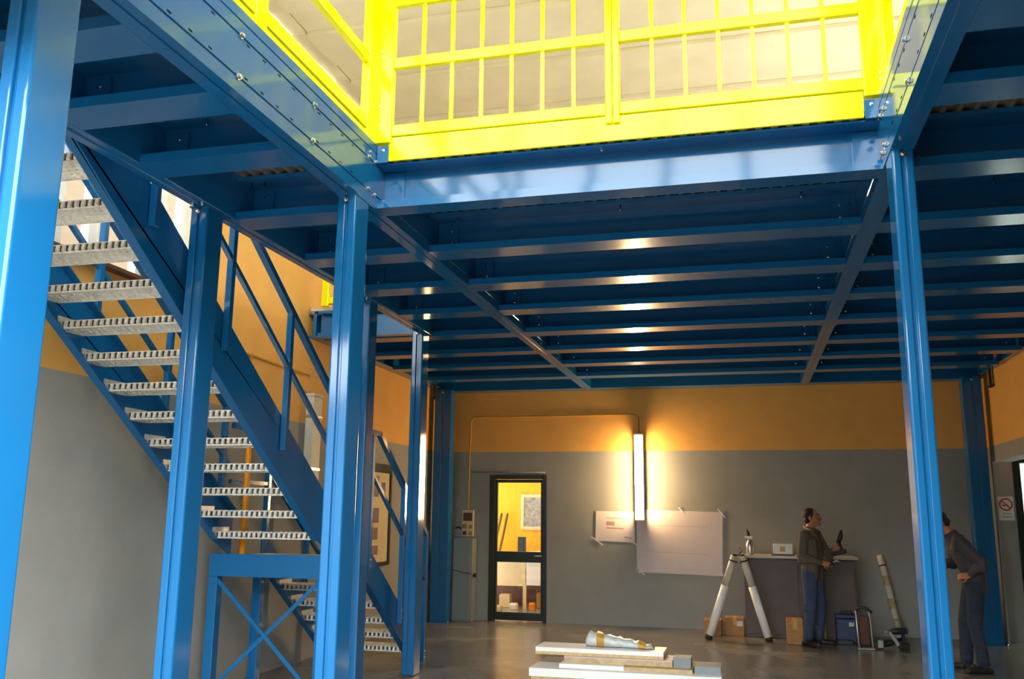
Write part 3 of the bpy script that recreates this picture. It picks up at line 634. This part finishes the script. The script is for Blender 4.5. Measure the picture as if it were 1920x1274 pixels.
# no-smoking sign
sg = thing('no_smoking_sign', 'white no smoking sign on grey wall beside the black door frame', 'sign', (3.5, 14.19, 1.6))
part('plate', MB().box(3.405, 3.605, 14.188, 14.198, 1.625, 1.955), 'white', sg)
m = MB(); n = 28; cx, cz = 3.505, 1.845
for i in range(n):
    a0, a1 = 2 * PI * i / n, 2 * PI * (i + 1) / n
    m.prism([(cx + rr * math.cos(a), cz + rr * math.sin(a)) for rr, a in ((.088, a0), (.088, a1), (.068, a1), (.068, a0))], 'y', 14.184, 14.187)
m.bar((cx - .055, 14.1855, cz + .055), (cx + .055, 14.1855, cz - .055), .003, .018); part('prohibition_ring', m, 'signred', sg)
m = MB(); m.bar((cx - .045, 14.1872, cz - .012), (cx + .03, 14.1872, cz - .012), .0012, .016); part('cigarette', m, 'ink', sg)
for z, runs in ((1.712, ((3.455, 3.492), (3.500, 3.53), (3.538, 3.57))), (1.668, ((3.452, 3.478), (3.486, 3.53), (3.537, 3.575)))):
    part('illegible_print', [m_ := MB()] and [m_.box(a, b, 14.1868, 14.188, z, z + .014) for a, b in runs][-1], 'line', sg)

# ------------------------------------------------------------------ counter and things round it
ct = thing('counter', 'dark brown counter with pale top behind the standing man', 'counter', (.66, 13.75, 0))
part('body', MB().box(-.08, 1.40, 13.52, 14.1, .0, 1.07), 'counter', ct, bevel=.006)
part('front_panel', MB().box(-.06, .64, 13.508, 13.52, .05, 1.05), 'counter', ct, bevel=.004); part('front_panel', MB().box(.66, 1.38, 13.508, 13.52, .05, 1.05), 'counter', ct, bevel=.004)
part('worktop', MB().box(-.12, 1.44, 13.46, 14.15, 1.07, 1.105), 'countertop', ct, bevel=.005)
bt = thing('spray_bottle', 'grey spray bottle standing at left end of the counter', 'bottle', (.01, 13.65, 1.105))
part('body', MB().lathe((.01, 13.65, 1.105), [(.05, 0), (.055, .02), (.055, .15), (.03, .2), (.02, .22)], 14), 'silver', bt, True); part('trigger_head', MB().box(-.02, .05, 13.62, 13.68, 1.325, 1.37).box(-.06, -.02, 13.635, 13.665, 1.34, 1.365), 'white', bt, bevel=.008)
part('nozzle', MB().tube([(-.0, 13.65, 1.37), (-.01, 13.65, 1.42), (-.03, 13.65, 1.46)], [.02, .016, .008], 8), 'dark', bt, True)
wbx = thing('white_box', 'small white box with yellow mark on the counter', 'box', (.46, 13.68, 1.105)); part('body', MB().box(.33, .59, 13.6, 13.76, 1.125, 1.265), 'white', wbx, bevel=.006)
part('mark', MB().box(.42, .49, 13.597, 13.6, 1.16, 1.23), 'tape', wbx); part('tray', MB().box(.31, .61, 13.58, 13.78, 1.105, 1.125), 'counter', wbx)
# white trestle legs leaning together
ft = thing('tube_trestle', 'two white tubes propped together like an A-frame', 'trestle', (-.17, 13.05, 0))
for a, b in (((-.56, 13.05, .06), (-.20, 13.05, 1.11)), ((.20, 13.05, .06), (-.09, 13.05, 1.11))):
    A = Vector(a); B = Vector(b); D = B - A
    tb = part('tube', MB().tube([A, A + D * .62], .055, 12), 'boardwhite', ft, True); part('upper_sleeve', MB().tube([A + D * .62, B], .05, 12), 'countertop', tb, True)
    part('clamp_ring', MB().tube([A + D * .93, A + D * .945], .062, 12), 'dark', tb, True); part('rubber_foot', MB().tube([A - D * .055, A], [.05, .045], 12), 'dark', tb, True)
    part('top_plug', MB().tube([B, B + D * .02], .03, 10), 'dark', tb, True)
part('tie_wire', MB().tube([(-.19, 13.05, 1.13), (-.145, 13.05, 1.12), (-.1, 13.05, 1.18), (-.13, 13.05, 1.22)], .008, 6), 'plastic_dark', ft, True)
def carton(x0, x1, y0, y1, h, label, lab=False):
    t = thing('cardboard_box', label, 'box', ((x0 + x1) / 2, (y0 + y1) / 2, 0), 'cardboard boxes at the counter')
    part('body', MB().box(x0, x1, y0, y1, 0, h), 'card', t, bevel=.006); xm = (x0 + x1) / 2
    part('flap', MB().box(x0, xm - .002, y0, y1, h, h + .006), 'card', t); part('flap', MB().box(xm + .002, x1, y0, y1, h, h + .006), 'card', t)
    part('tape_strip', MB().box(xm - .025, xm + .025, y0 - .001, y1, h + .006, h + .007).box(xm - .025, xm + .025, y0 - .002, y0, h * .6, h + .007), 'tape', t)
    if lab: part('label_sticker', MB().box(x1 - .1, x1 - .02, y0 - .002, y0, h * .55, h * .85), 'paper', t)
carton(-.66, -.42, 13.5, 13.85, .2, 'small cardboard box behind the left trestle tube'); carton(-.37, -.11, 13.58, 13.9, .235, 'cardboard box with white sticker between trestle tubes', True)
carton(.44, .645, 12.9, 13.2, .31, 'plain cardboard box left of the standing man')
solo('timber_offcut', MB().bar((.93, 13.2, .005), (.905, 13.2, .47), .045, .06, (0, 1, 0)), 'wood', 'upright timber offcut right of the standing man', 'timber', bevel=.003)
cs = thing('tool_case', 'dark blue plastic tool case on the floor', 'case', (1.2, 13.3, 0)); part('body', MB().box(1.08, 1.36, 13.2, 13.4, 0.0, .32), 'bluecase', cs, bevel=.02)
part('lid', MB().box(1.08, 1.36, 13.195, 13.405, .325, .37), 'bluecase', cs, bevel=.01); part('handle', MB().tube([(1.14, 13.3, .37), (1.16, 13.3, .41), (1.28, 13.3, .41), (1.3, 13.3, .37)], .012, 8), 'plastic_dark', cs, True)
part('latch', MB().box(1.24, 1.31, 13.185, 13.2, .22, .28), 'silver', cs, bevel=.008); part('base_tray', MB().box(1.08, 1.28, 13.1, 13.19, 0, .06), 'plastic_dark', cs, bevel=.01)
hc = thing('hand_truck', 'small folding hand truck with brown bag beside the case', 'trolley', (1.4, 12.8, 0))
part('bag', MB().box(1.33, 1.45, 12.75, 12.95, .05, .4), 'brownbag', hc, bevel=.02); part('toe_plate', MB().box(1.28, 1.48, 12.62, 12.75, .01, .025), 'silver', hc)
for x in (1.31, 1.475): part('frame_tube', MB().tube([(x, 12.76, .02), (x, 12.97, .42), (x - .0, 12.98, .46)], .012, 8), 'silver', hc, True)
part('grip', MB().tube([(1.31, 12.98, .45), (1.36, 12.97, .49), (1.43, 12.97, .49), (1.51, 12.96, .43)], .016, 8), 'plastic_dark', hc, True)
for x in (1.295, 1.49): part('wheel', MB().lathe((x, 12.84, .055), [(.03, -.012), (.055, -.01), (.055, .01), (.03, .012)], 12, 'x'), 'dark', hc)
# power tools on the floor
gr = thing('angle_grinder', 'grey angle grinder lying on the floor by the hand truck', 'tool', (1.62, 12.85, 0)); part('body', MB().tube([(1.56, 12.78, .06), (1.68, 12.9, .07), (1.74, 12.95, .07)], [.035, .045, .03], 10), 'plastic_dark', gr, True)
part('gear_head', MB().box(1.53, 1.6, 12.74, 12.82, .02, .12), 'silver', gr, bevel=.01); part('disc', MB().lathe((1.54, 12.75, .012), [(.06, -.004), (.06, .004)], 14), 'brown', gr)
dr2 = thing('power_drill', 'dark drill lying on the floor beside the white tube', 'tool', (1.8, 12.98, 0)); part('body', MB().tube([(1.70, 12.95, .2), (1.80, 12.96, .21), (1.92, 12.98, .22)], [.03, .045, .04], 10), 'plastic_dark', dr2, True)
part('handle', MB().bar((1.86, 12.97, .2), (1.88, 12.99, .05), .04, .05, (0, 1, 0)), 'plastic_dark', dr2, bevel=.008); part('battery', MB().box(1.82, 1.94, 12.94, 13.05, 0.0, .06), 'dark', dr2, bevel=.008); part('chuck', MB().tube([(1.64, 12.945, .195), (1.7, 12.95, .2)], [.012, .024], 10), 'silver', dr2, True)
sw = thing('hand_saw', 'small hand saw with pale blade leaning on the tools', 'tool', (1.74, 12.76, 0)); part('blade', MB().prism([(1.66, .22), (1.69, .23), (1.80, .06), (1.76, .05)], 'y', 12.72, 12.724), 'silver', sw); part('handle', MB().tube([(1.77, 12.722, .06), (1.83, 12.722, .03), (1.9, 12.722, .02)], [.02, .018, .015], 8), 'dark', sw, True)
rt = thing('wrapped_tube', 'tall wrapped cardboard tube leaning against the back wall', 'tube', (1.93, 13.85, 0))
A = Vector((1.96, 13.85, .03)); B = Vector((1.80, 14.12, 1.12)); D = B - A
part('tube', MB().tube([A, B], .045, 12), 'pipewhite', rt, True)
for q in (.1, .34, .62): part('tape_band', MB().tube([A + D * q, A + D * (q + .12)], .047, 12), 'wood', rt, True)
part('ring', MB().tube([A + D * .86, A + D * .875], .05, 12), 'dark', rt, True); part('end_cap', MB().tube([A - D * .02, A], .046, 12), 'dark', rt, True)

# ------------------------------------------------------------------ pile of boards in the foreground
def board(label, x0, x1, y0, y1, z0, z1, m, edge='wood', rot=0):
    cx, cy = (x0 + x1) / 2, (y0 + y1) / 2
    t = thing('board', label, 'board', (cx, cy, z0), 'boards stacked on the floor'); t.rotation_euler = (0, 0, rot)
    k_ = .04 if edge == 'fibre' else .012; part('core', MB().box(x0, x1, y0, y1, z0, z1 - k_), edge, t); part('top_face', MB().box(x0, x1, y0 - .001, y1, z1 - k_, z1), m, t)
board('plain wooden board at the very bottom of the pile', -2.17, -.3, 9.3, 9.75, 0, .037, 'wood', 'wood')
board('long white board near the bottom front of the pile', -2.19, -.3, 9.3, 9.72, .0375, .115, 'boardwhite', 'boardwhite')
board('small grey board at the left behind the pile', -2.2, -1.6, 9.77, 10.2, 0, .10, 'greyboard', 'greyboard')
board('short white board with square end on the pile', -1.9, -1.25, 9.40, 9.74, .1155, .155, 'boardwhite', 'boardwhite')
board('short wooden board beside the short white board', -1.245, -.58, 9.40, 9.74, .1155, .153, 'wood', 'wood')
board('pinkish fibre board in the middle of the pile', -1.87, -.78, 9.50, 9.9, .1555, .215, 'pinkboard', 'wood')
board('small grey square panel at right on the pile', -.77, -.6, 9.5, 9.72, .1535, .25, 'greyboard', 'greyboard')
board('long white-topped fibre board on top of the pile', -2.18, -.87, 9.55, 9.95, .2155, .285, 'boardwhite', 'fibre')
board('grey panel at the right end of the pile', -.56, -.31, 9.42, 9.7, .1155, .19, 'greyboard', 'greyboard')
board('timber batten standing behind the right end of the pile', -.62, -.33, 9.8, 9.87, 0, .17, 'wood', 'wood')
pk = thing('wrapped_package', 'crinkled plastic-wrapped package with brown tape on the boards', 'package', (-1.3, 9.76, .286))
m = MB(); ns = 18; cr = []
for i in range(ns + 1):
    u = i / ns; x = -1.68 + .70 * u; h = .13 * (1 - u) ** .8 + .03 + .012 * math.sin(i * 2.3); wd = .10 + .012 * math.sin(i * 1.7 + 1)
    if i in (0, ns): h *= .6; wd *= .6
    ring = []
    for j in range(10):
        a = 2 * PI * j / 10; ring.append((x, 9.76 + wd * math.cos(a) + random.uniform(-.006, .006),   .286 + h / 2 + h / 2 * math.sin(a) * (1 if math.sin(a) < 0 else 1) + (random.uniform(-.006, .006) if math.sin(a) > -.5 else .0)))
    cr.append(ring)
for ring in cr: m.v += ring
for i in range(ns):
    for j in range(10): m.f.append((i * 10 + j, i * 10 + (j + 1) % 10, i * 10 + 10 + (j + 1) % 10, i * 10 + 10 + j))
m.f += [tuple(range(9, -1, -1)), tuple(ns * 10 + j for j in range(10))]
part('body', m, 'wrap', pk, True)
for i in (3, 14):
    mm = MB(); 
    for q in range(i, i + 3):
        ring = cr[q]; c = Vector((ring[0][0], 9.76, sum(p_[2] for p_ in ring) / 10)); mm.v += [tuple(c + (Vector(p_) - c) * 1.05) for p_ in ring]
    for a in range(2):
        for j in range(10): mm.f.append((a * 10 + j, a * 10 + (j + 1) % 10, a * 10 + 10 + (j + 1) % 10, a * 10 + 10 + j))
    part('tape_band', mm, 'tape', pk, True)

# ------------------------------------------------------------------ people
def capsule(mb, a, b, ra, rb, n=12):
    a = Vector(a); b = Vector(b); d = b - a; L = max(d.length, 1e-5); d = d / L
    pts = []; rad = []
    for t_ in (-.98, -.75, -.4): pts.append(a + d * ra * t_); rad.append(ra * math.sqrt(1 - t_ * t_))
    pts.append(a); rad.append(ra); pts.append(b); rad.append(rb)
    for t_ in (.4, .75, .98): pts.append(b + d * rb * t_); rad.append(rb * math.sqrt(1 - t_ * t_))
    x = d.cross(Vector((0, 0, 1)))
    if x.length < .05: x = d.cross(Vector((0, 1, 0)))
    x.normalize(); y = d.cross(x); prev = None
    for p_, r in zip(pts, rad):
        k = len(mb.v); mb.v += [tuple(p_ + x * r * math.cos(2 * PI * j / n) + y * r * math.sin(2 * PI * j / n)) for j in range(n)]
        if prev is not None: mb.f += [(prev + j, prev + (j + 1) % n, k + (j + 1) % n, k + j) for j in range(n)]
        else: mb.f.append(tuple(k + j for j in reversed(range(n))))
        prev = k
    mb.f.append(tuple(prev + j for j in range(n)))
def ellip(mb, c, r, rot=None, n=16, clip=None):
    c = Vector(c); k0 = len(mb.v); m_ = 10
    for i in range(m_ + 1):
        th = PI * (i + .02) / (m_ + .04)
        for j in range(n):
            a = 2 * PI * j / n; q = Vector((r[0] * math.sin(th) * math.cos(a), r[1] * math.sin(th) * math.sin(a), r[2] * math.cos(th)))
            if rot: q = rot @ q
            mb.v.append(tuple(c + q))
    for i in range(m_):
        for j in range(n): mb.f.append((k0 + i * n + j, k0 + i * n + (j + 1) % n, k0 + (i + 1) * n + (j + 1) % n, k0 + (i + 1) * n + j))
    mb.f.append(tuple(k0 + j for j in reversed(range(n)))); mb.f.append(tuple(k0 + m_ * n + j for j in range(n)))
def fuse(name, mb, vox, parent, m, smooth=4):
    me = mb.mesh(name); o = bpy.data.objects.new('tmp', me); COL.objects.link(o)
    r = o.modifiers.new('r', 'REMESH'); r.mode = 'VOXEL'; r.voxel_size = vox
    s = o.modifiers.new('s', 'SMOOTH'); s.iterations = smooth; s.factor = .5
    bpy.context.view_layer.update(); dg = bpy.context.evaluated_depsgraph_get()
    me2 = bpy.data.meshes.new_from_object(o.evaluated_get(dg)); bpy.data.objects.remove(o); bpy.data.meshes.remove(me)
    me2.name = name; me2.materials.clear(); me2.shade_smooth(); return link(name, me2, m, parent)
def hand(mb, wrist, d, up, side, curl=.9):
    """palm + five bent fingers. d: direction of hand, up: back-of-hand normal, side: +1 thumb on d x up side"""
    W = Vector(wrist); d = Vector(d).normalized(); up = Vector(up); up = (up - d * up.dot(d)).normalized(); sx = d.cross(up) * side
    for s in (-.026, -.009, .009, .026): capsule(mb, W + sx * s * .8, W + d * .085 + sx * s, .014, .0125, 8)
    for i, (s, L) in enumerate(((.028, .07), (.010, .08), (-.009, .075), (-.027, .06))):
        p_ = W + d * .088 + sx * s; dr_ = d; a = 0
        for k, f_ in enumerate((.42, .32, .26)):
            a += curl * (.5 if k == 0 else .75); dr_ = (d * math.cos(a) - up * math.sin(a)); q = p_ + dr_ * L * f_; capsule(mb, p_, q, .0095 - .001 * k, .009 - .001 * k, 8); p_ = q
    p_ = W + d * .03 + sx * .024; q = p_ + (d * .5 + sx * .75 - up * .35).normalized() * .04; capsule(mb, p_, q, .013, .011, 8)
    capsule(mb, q, q + (d * .85 + sx * .1 - up * .5).normalized() * .035, .0105, .009, 8)
def person(loc, yaw, J, label, top, trousers, head_pitch, head_yaw, collar=False, voxels=.008):
    t = thing('person', label, 'person', loc); t.rotation_euler = (0, 0, yaw); V = Vector
    hc_ = V(J['head']); HR = Matrix.Rotation(head_yaw, 3, 'Z') @ Matrix.Rotation(head_pitch, 3, 'Y')
    H = lambda x, y, z: tuple(hc_ + HR @ V((x, y, z)))
    b = MB()
    # head: cranium, jaw, brow, nose, lips, chin, ears
    ellip(b, H(-.012, 0, .035), (.098, .077, .093), HR); ellip(b, H(.025, 0, -.02), (.072, .064, .085), HR); ellip(b, H(.05, 0, -.075), (.042, .044, .038), HR)
    capsule(b, H(.082, -.03, .034), H(.082, .03, .034), .014, .014, 8)
    capsule(b, H(.09, 0, .02), H(.112, 0, -.022), .009, .015, 8); capsule(b, H(.10, -.014, -.028), H(.10, .014, -.028), .010, .010, 8)
    capsule(b, H(.088, -.02, -.056), H(.088, .02, -.056), .010, .010, 8); capsule(b, H(.086, -.018, -.067), H(.086, .018, -.067), .010, .010, 8); ellip(b, H(.078, 0, -.096), (.022, .026, .018), HR)
    for s in (-1, 1):
        ellip(b, H(-.008, s * .077, -.002), (.02, .009, .033), HR); ellip(b, H(.06, s * .042, -.022), (.03, .022, .026), HR)
    capsule(b, J['neck'], H(-.01, 0, -.05), .062, .056); capsule(b, J['chest'], J['neck'], .08, .06)
    # torso and limbs
    cw_ = J.get('yaw', 0); cv = V((0, 1, 0))
    for s in (-1, 1):
        capsule(b, V(J['pelvis']) + cv * .05 * s, V(J['waist']) + cv * .05 * s, .08, .08); capsule(b, V(J['waist']) + cv * .05 * s, V(J['chest']) + cv * .06 * s, .08, .085)
        k = 'l' if s > 0 else 'r'
        capsule(b, V(J['chest']) + cv * .08 * s, J['sh_' + k], .065, .05)
        capsule(b, J['sh_' + k], J['el_' + k], .044, .037); capsule(b, J['el_' + k], J['wr_' + k], .036, .027)
        capsule(b, J['hip_' + k], J['kn_' + k], .07, .05); capsule(b, J['kn_' + k], J['an_' + k], .05, .036)
        hd = J['hand_' + k]; hand(b, J['wr_' + k], hd[0], hd[1], hd[2], hd[3])
    fuse('body', b, .0065, t, 'skin', 2)
    # eyes and brows
    for s in (-1, 1):
        e = MB(); ellip(e, H(.078, s * .031, .008), (.012, .013, .009), HR, 10); eo = link('eye', e.mesh('eye', smooth=True), 'eyewhite', t)
        e = MB(); ellip(e, H(.088, s * .032, .008), (.004, .007, .007), HR, 8); link('pupil', e.mesh('pupil', smooth=True), 'hair', eo)
        e = MB(); capsule(e, H(.096, s * .012, .034), H(.086, s * .05, .032), .006, .005, 6); link('eyebrow', e.mesh('eyebrow', smooth=True), 'hair', t)
    # hair: cap over the back and top of the skull
    h_ = MB(); ellip(h_, H(-.026, 0, .048), (.096, .083, .090), HR); ellip(h_, H(-.05, 0, -.005), (.062, .074, .075), HR)
    for s in (-1, 1): capsule(h_, H(.022, s * .068, .05), H(.012, s * .072, -.0), .016, .008, 8)
    fuse('hair', h_, .007, t, 'hair', 2)
    bd = MB(); capsule(bd, H(.10, -.022, -.043), H(.10, .022, -.043), .007, .007, 6); link('moustache', bd.mesh('moustache', smooth=True), 'hair', t)
    # upper garment
    g_ = MB(); nk = V(J['neck'])
    for s in (-1, 1):
        k = 'l' if s > 0 else 'r'
        hem = V(J['pelvis']) + V(J.get('hem', (0, 0, -.03)))
        capsule(g_, hem + cv * .075 * s, V(J['waist']) + cv * .065 * s, .115, .115); capsule(g_, V(J['waist']) + cv * .065 * s, V(J['chest']) + cv * .08 * s, .115, .122)
        capsule(g_, V(J['chest']) + cv * .09 * s, V(J['sh_' + k]), .1, .074); capsule(g_, J['sh_' + k], J['el_' + k], .07, .058)
        w_ = V(J['wr_' + k]); e_ = V(J['el_' + k]); capsule(g_, e_, w_ + (e_ - w_) * .12, .058, .042)
        # folds at the elbow and along the side
        for q in range(4): capsule(g_, e_ + V((0, s * .02, .04 - .03 * q)), e_ + (w_ - e_) * (.1 + .15 * q) + V((0, s * .012, .02)), .045, .043, 8)
        for q in range(1, 4): z = .03 + .07 * q; p0 = hem + (V(J['waist']) - hem) * (q / 3); capsule(g_, p0 + V((.085, s * .02, 0)), p0 + V((-.05, s * .13, .02)), .03, .045, 8)
    capsule(g_, V(J['chest']), nk + (V(J['chest']) - nk) * .16, .135, .09)
    fuse(top[0], g_, .010, t, top[1], 3)
    if collar:
        c_ = MB(); 
        for q in range(12):
            a = 2 * PI * q / 12; a2 = 2 * PI * (q + 1) / 12
            P_ = lambda aa: nk + V((.072 * math.cos(aa), .074 * math.sin(aa), .012 - .035 * math.cos(aa)))
            capsule(c_, P_(a), P_(a2), .014, .014, 6)
        fuse('collar', c_, .008, t, 'collar', 1)
    # trousers
    j_ = MB()
    for s in (-1, 1):
        k = 'l' if s > 0 else 'r'; hp, kn, an = V(J['hip_' + k]), V(J['kn_' + k]), V(J['an_' + k])
        capsule(j_, V(J['pelvis']) + cv * .065 * s, hp, .112, .108); capsule(j_, hp, kn, .105, .078); capsule(j_, kn, an + V((0, 0, .02)), .076, .066)
        for q in range(3): capsule(j_, an + V((.02, -.04, .03 + .05 * q)), an + V((.0, .045, .05 + .05 * q)), .05, .05, 8)
        for q in range(2): capsule(j_, kn + V((-.03, -.05, .02 - .05 * q)), kn + V((-.02, .05, .04 - .05 * q)), .045, .045, 8)
    fuse('jeans', j_, .010, t, trousers, 3)
    for s in (-1, 1):
        k = 'l' if s > 0 else 'r'; an = V(J['an_' + k]); s_ = MB(); yw = V((an.x, an.y, 0)); tw = s * .08
        capsule(s_, yw + V((-.05, 0, .042)), yw + V((.06, tw * .4, .042)), .042, .042); capsule(s_, yw + V((.05, tw * .4, .036)), yw + V((.16, tw, .034)), .045, .036); capsule(s_, yw + V((0, 0, .05)), an, .045, .045)
        sh = fuse('shoe', s_, .009, t, 'shoe', 2)
        so_ = MB(); so_.prism([(yw.x - .09, yw.y - .034), (yw.x - .09, yw.y + .034), (yw.x + .05, yw.y + .05 + tw * .4), (yw.x + .17, yw.y + .038 + tw), (yw.x + .195, yw.y + tw), (yw.x + .17, yw.y - .038 + tw), (yw.x + .05, yw.y - .045 + tw * .4)], 'z', 0, .012)
        link('sole', so_.mesh('sole'), 'dark', sh)
    return t
J1 = dict(head=(.035, 0, 1.628), neck=(-.005, 0, 1.475), chest=(.0, 0, 1.30), waist=(.015, 0, 1.08), pelvis=(.0, 0, .96),
          sh_l=(.0, .185, 1.415), sh_r=(-.01, -.185, 1.405), el_l=(.13, .25, 1.13), el_r=(-.03, -.25, 1.13), wr_l=(.27, .10, 1.22), wr_r=(.19, -.12, 1.06),
          hip_l=(-.0, .09, .92), hip_r=(-.0, -.09, .92), kn_l=(.04, .10, .50), kn_r=(.0, -.10, .50), an_l=(-.0, .11, .09), an_r=(-.05, -.11, .09),
          hand_l=((.75, -.1, .35), (.2, .9, .3), -1, 1.15), hand_r=((.85, .25, -.25), (.1, -.9, .35), 1, 1.0), hem=(0, 0, -.07))
YAW = math.radians(-26)
person((.79, 12.86, 0), YAW, J1, 'man in brown sweater and jeans holding a drill at the counter', ('sweater', 'sweater'), 'jeans', math.radians(-8), math.radians(10), True)
# drill in his raised hand, small tool in the other
M1 = Matrix.Translation((.79, 12.86, 0)) @ Matrix.Rotation(YAW, 4, 'Z') @ Matrix.Translation((-.03, -.045, .01))
def W1(*p_): return M1 @ Vector(p_)
hd = thing('cordless_drill', 'black cordless drill held upright in the man\'s raised hand', 'tool', tuple(W1(.40, .10, 1.2)))
part('body', MB().tube([W1(.37, .12, 1.30), W1(.405, .105, 1.37), W1(.42, .1, 1.43)], [.028, .033, .024], 10), 'plastic_dark', hd, True)
part('chuck', MB().tube([W1(.42, .1, 1.43), W1(.428, .097, 1.47)], [.02, .012], 10), 'dark', hd, True)
part('grip', MB().tube([W1(.385, .11, 1.30), W1(.40, .105, 1.25), W1(.42, .1, 1.19)], [.022, .024, .028], 10), 'plastic_dark', hd, True)
a_ = W1(.30, .1, 1.155); b_ = W1(.47, .09, 1.205); part('battery', MB().bar(a_, b_, .075, .055), 'plastic_dark', hd, bevel=.01)
pl = thing('pliers', 'small silver pliers in the man\'s lowered hand', 'tool', tuple(W1(.32, -.02, 1.03)))
part('jaw', MB().tube([W1(.345, -.03, 1.06), W1(.385, -.02, 1.08), W1(.435, -.01, 1.065)], [.01, .014, .006], 8), 'silver', pl, True)
for s in (-.012, .012): part('handle', MB().tube([W1(.345, -.03 + s, 1.06), W1(.315, -.045 + s * 1.6, 1.02), W1(.32, -.05 + s * 1.8, .98)], .008, 6), 'dark', pl, True)
J2 = dict(head=(.24, 0, 1.575), neck=(.135, 0, 1.455), chest=(.05, 0, 1.30), waist=(-.05, 0, 1.08), pelvis=(-.06, 0, .95),
          sh_l=(.09, .19, 1.40), sh_r=(.10, -.19, 1.40), el_l=(-.12, .26, 1.15), el_r=(.10, -.26, 1.16), wr_l=(.01, .22, 1.03), wr_r=(.30, -.14, 1.08),
          hip_l=(-.05, .09, .92), hip_r=(-.05, -.09, .92), kn_l=(-.02, .11, .50), kn_r=(.05, -.11, .50), an_l=(-.07, .12, .09), an_r=(.06, -.13, .09),
          hand_l=((.9, -.25, -.1), (.1, .8, .5), -1, .9), hand_r=((.8, .3, -.3), (.1, -.8, .5), 1, 1.0), hem=(0, 0, -.06))
person((2.33, 11.24, 0), math.radians(180 - 4), J2, 'man in dark jacket bending forward behind the right front column', ('jacket', 'jacket'), 'jeansdark', math.radians(38), math.radians(6), False)
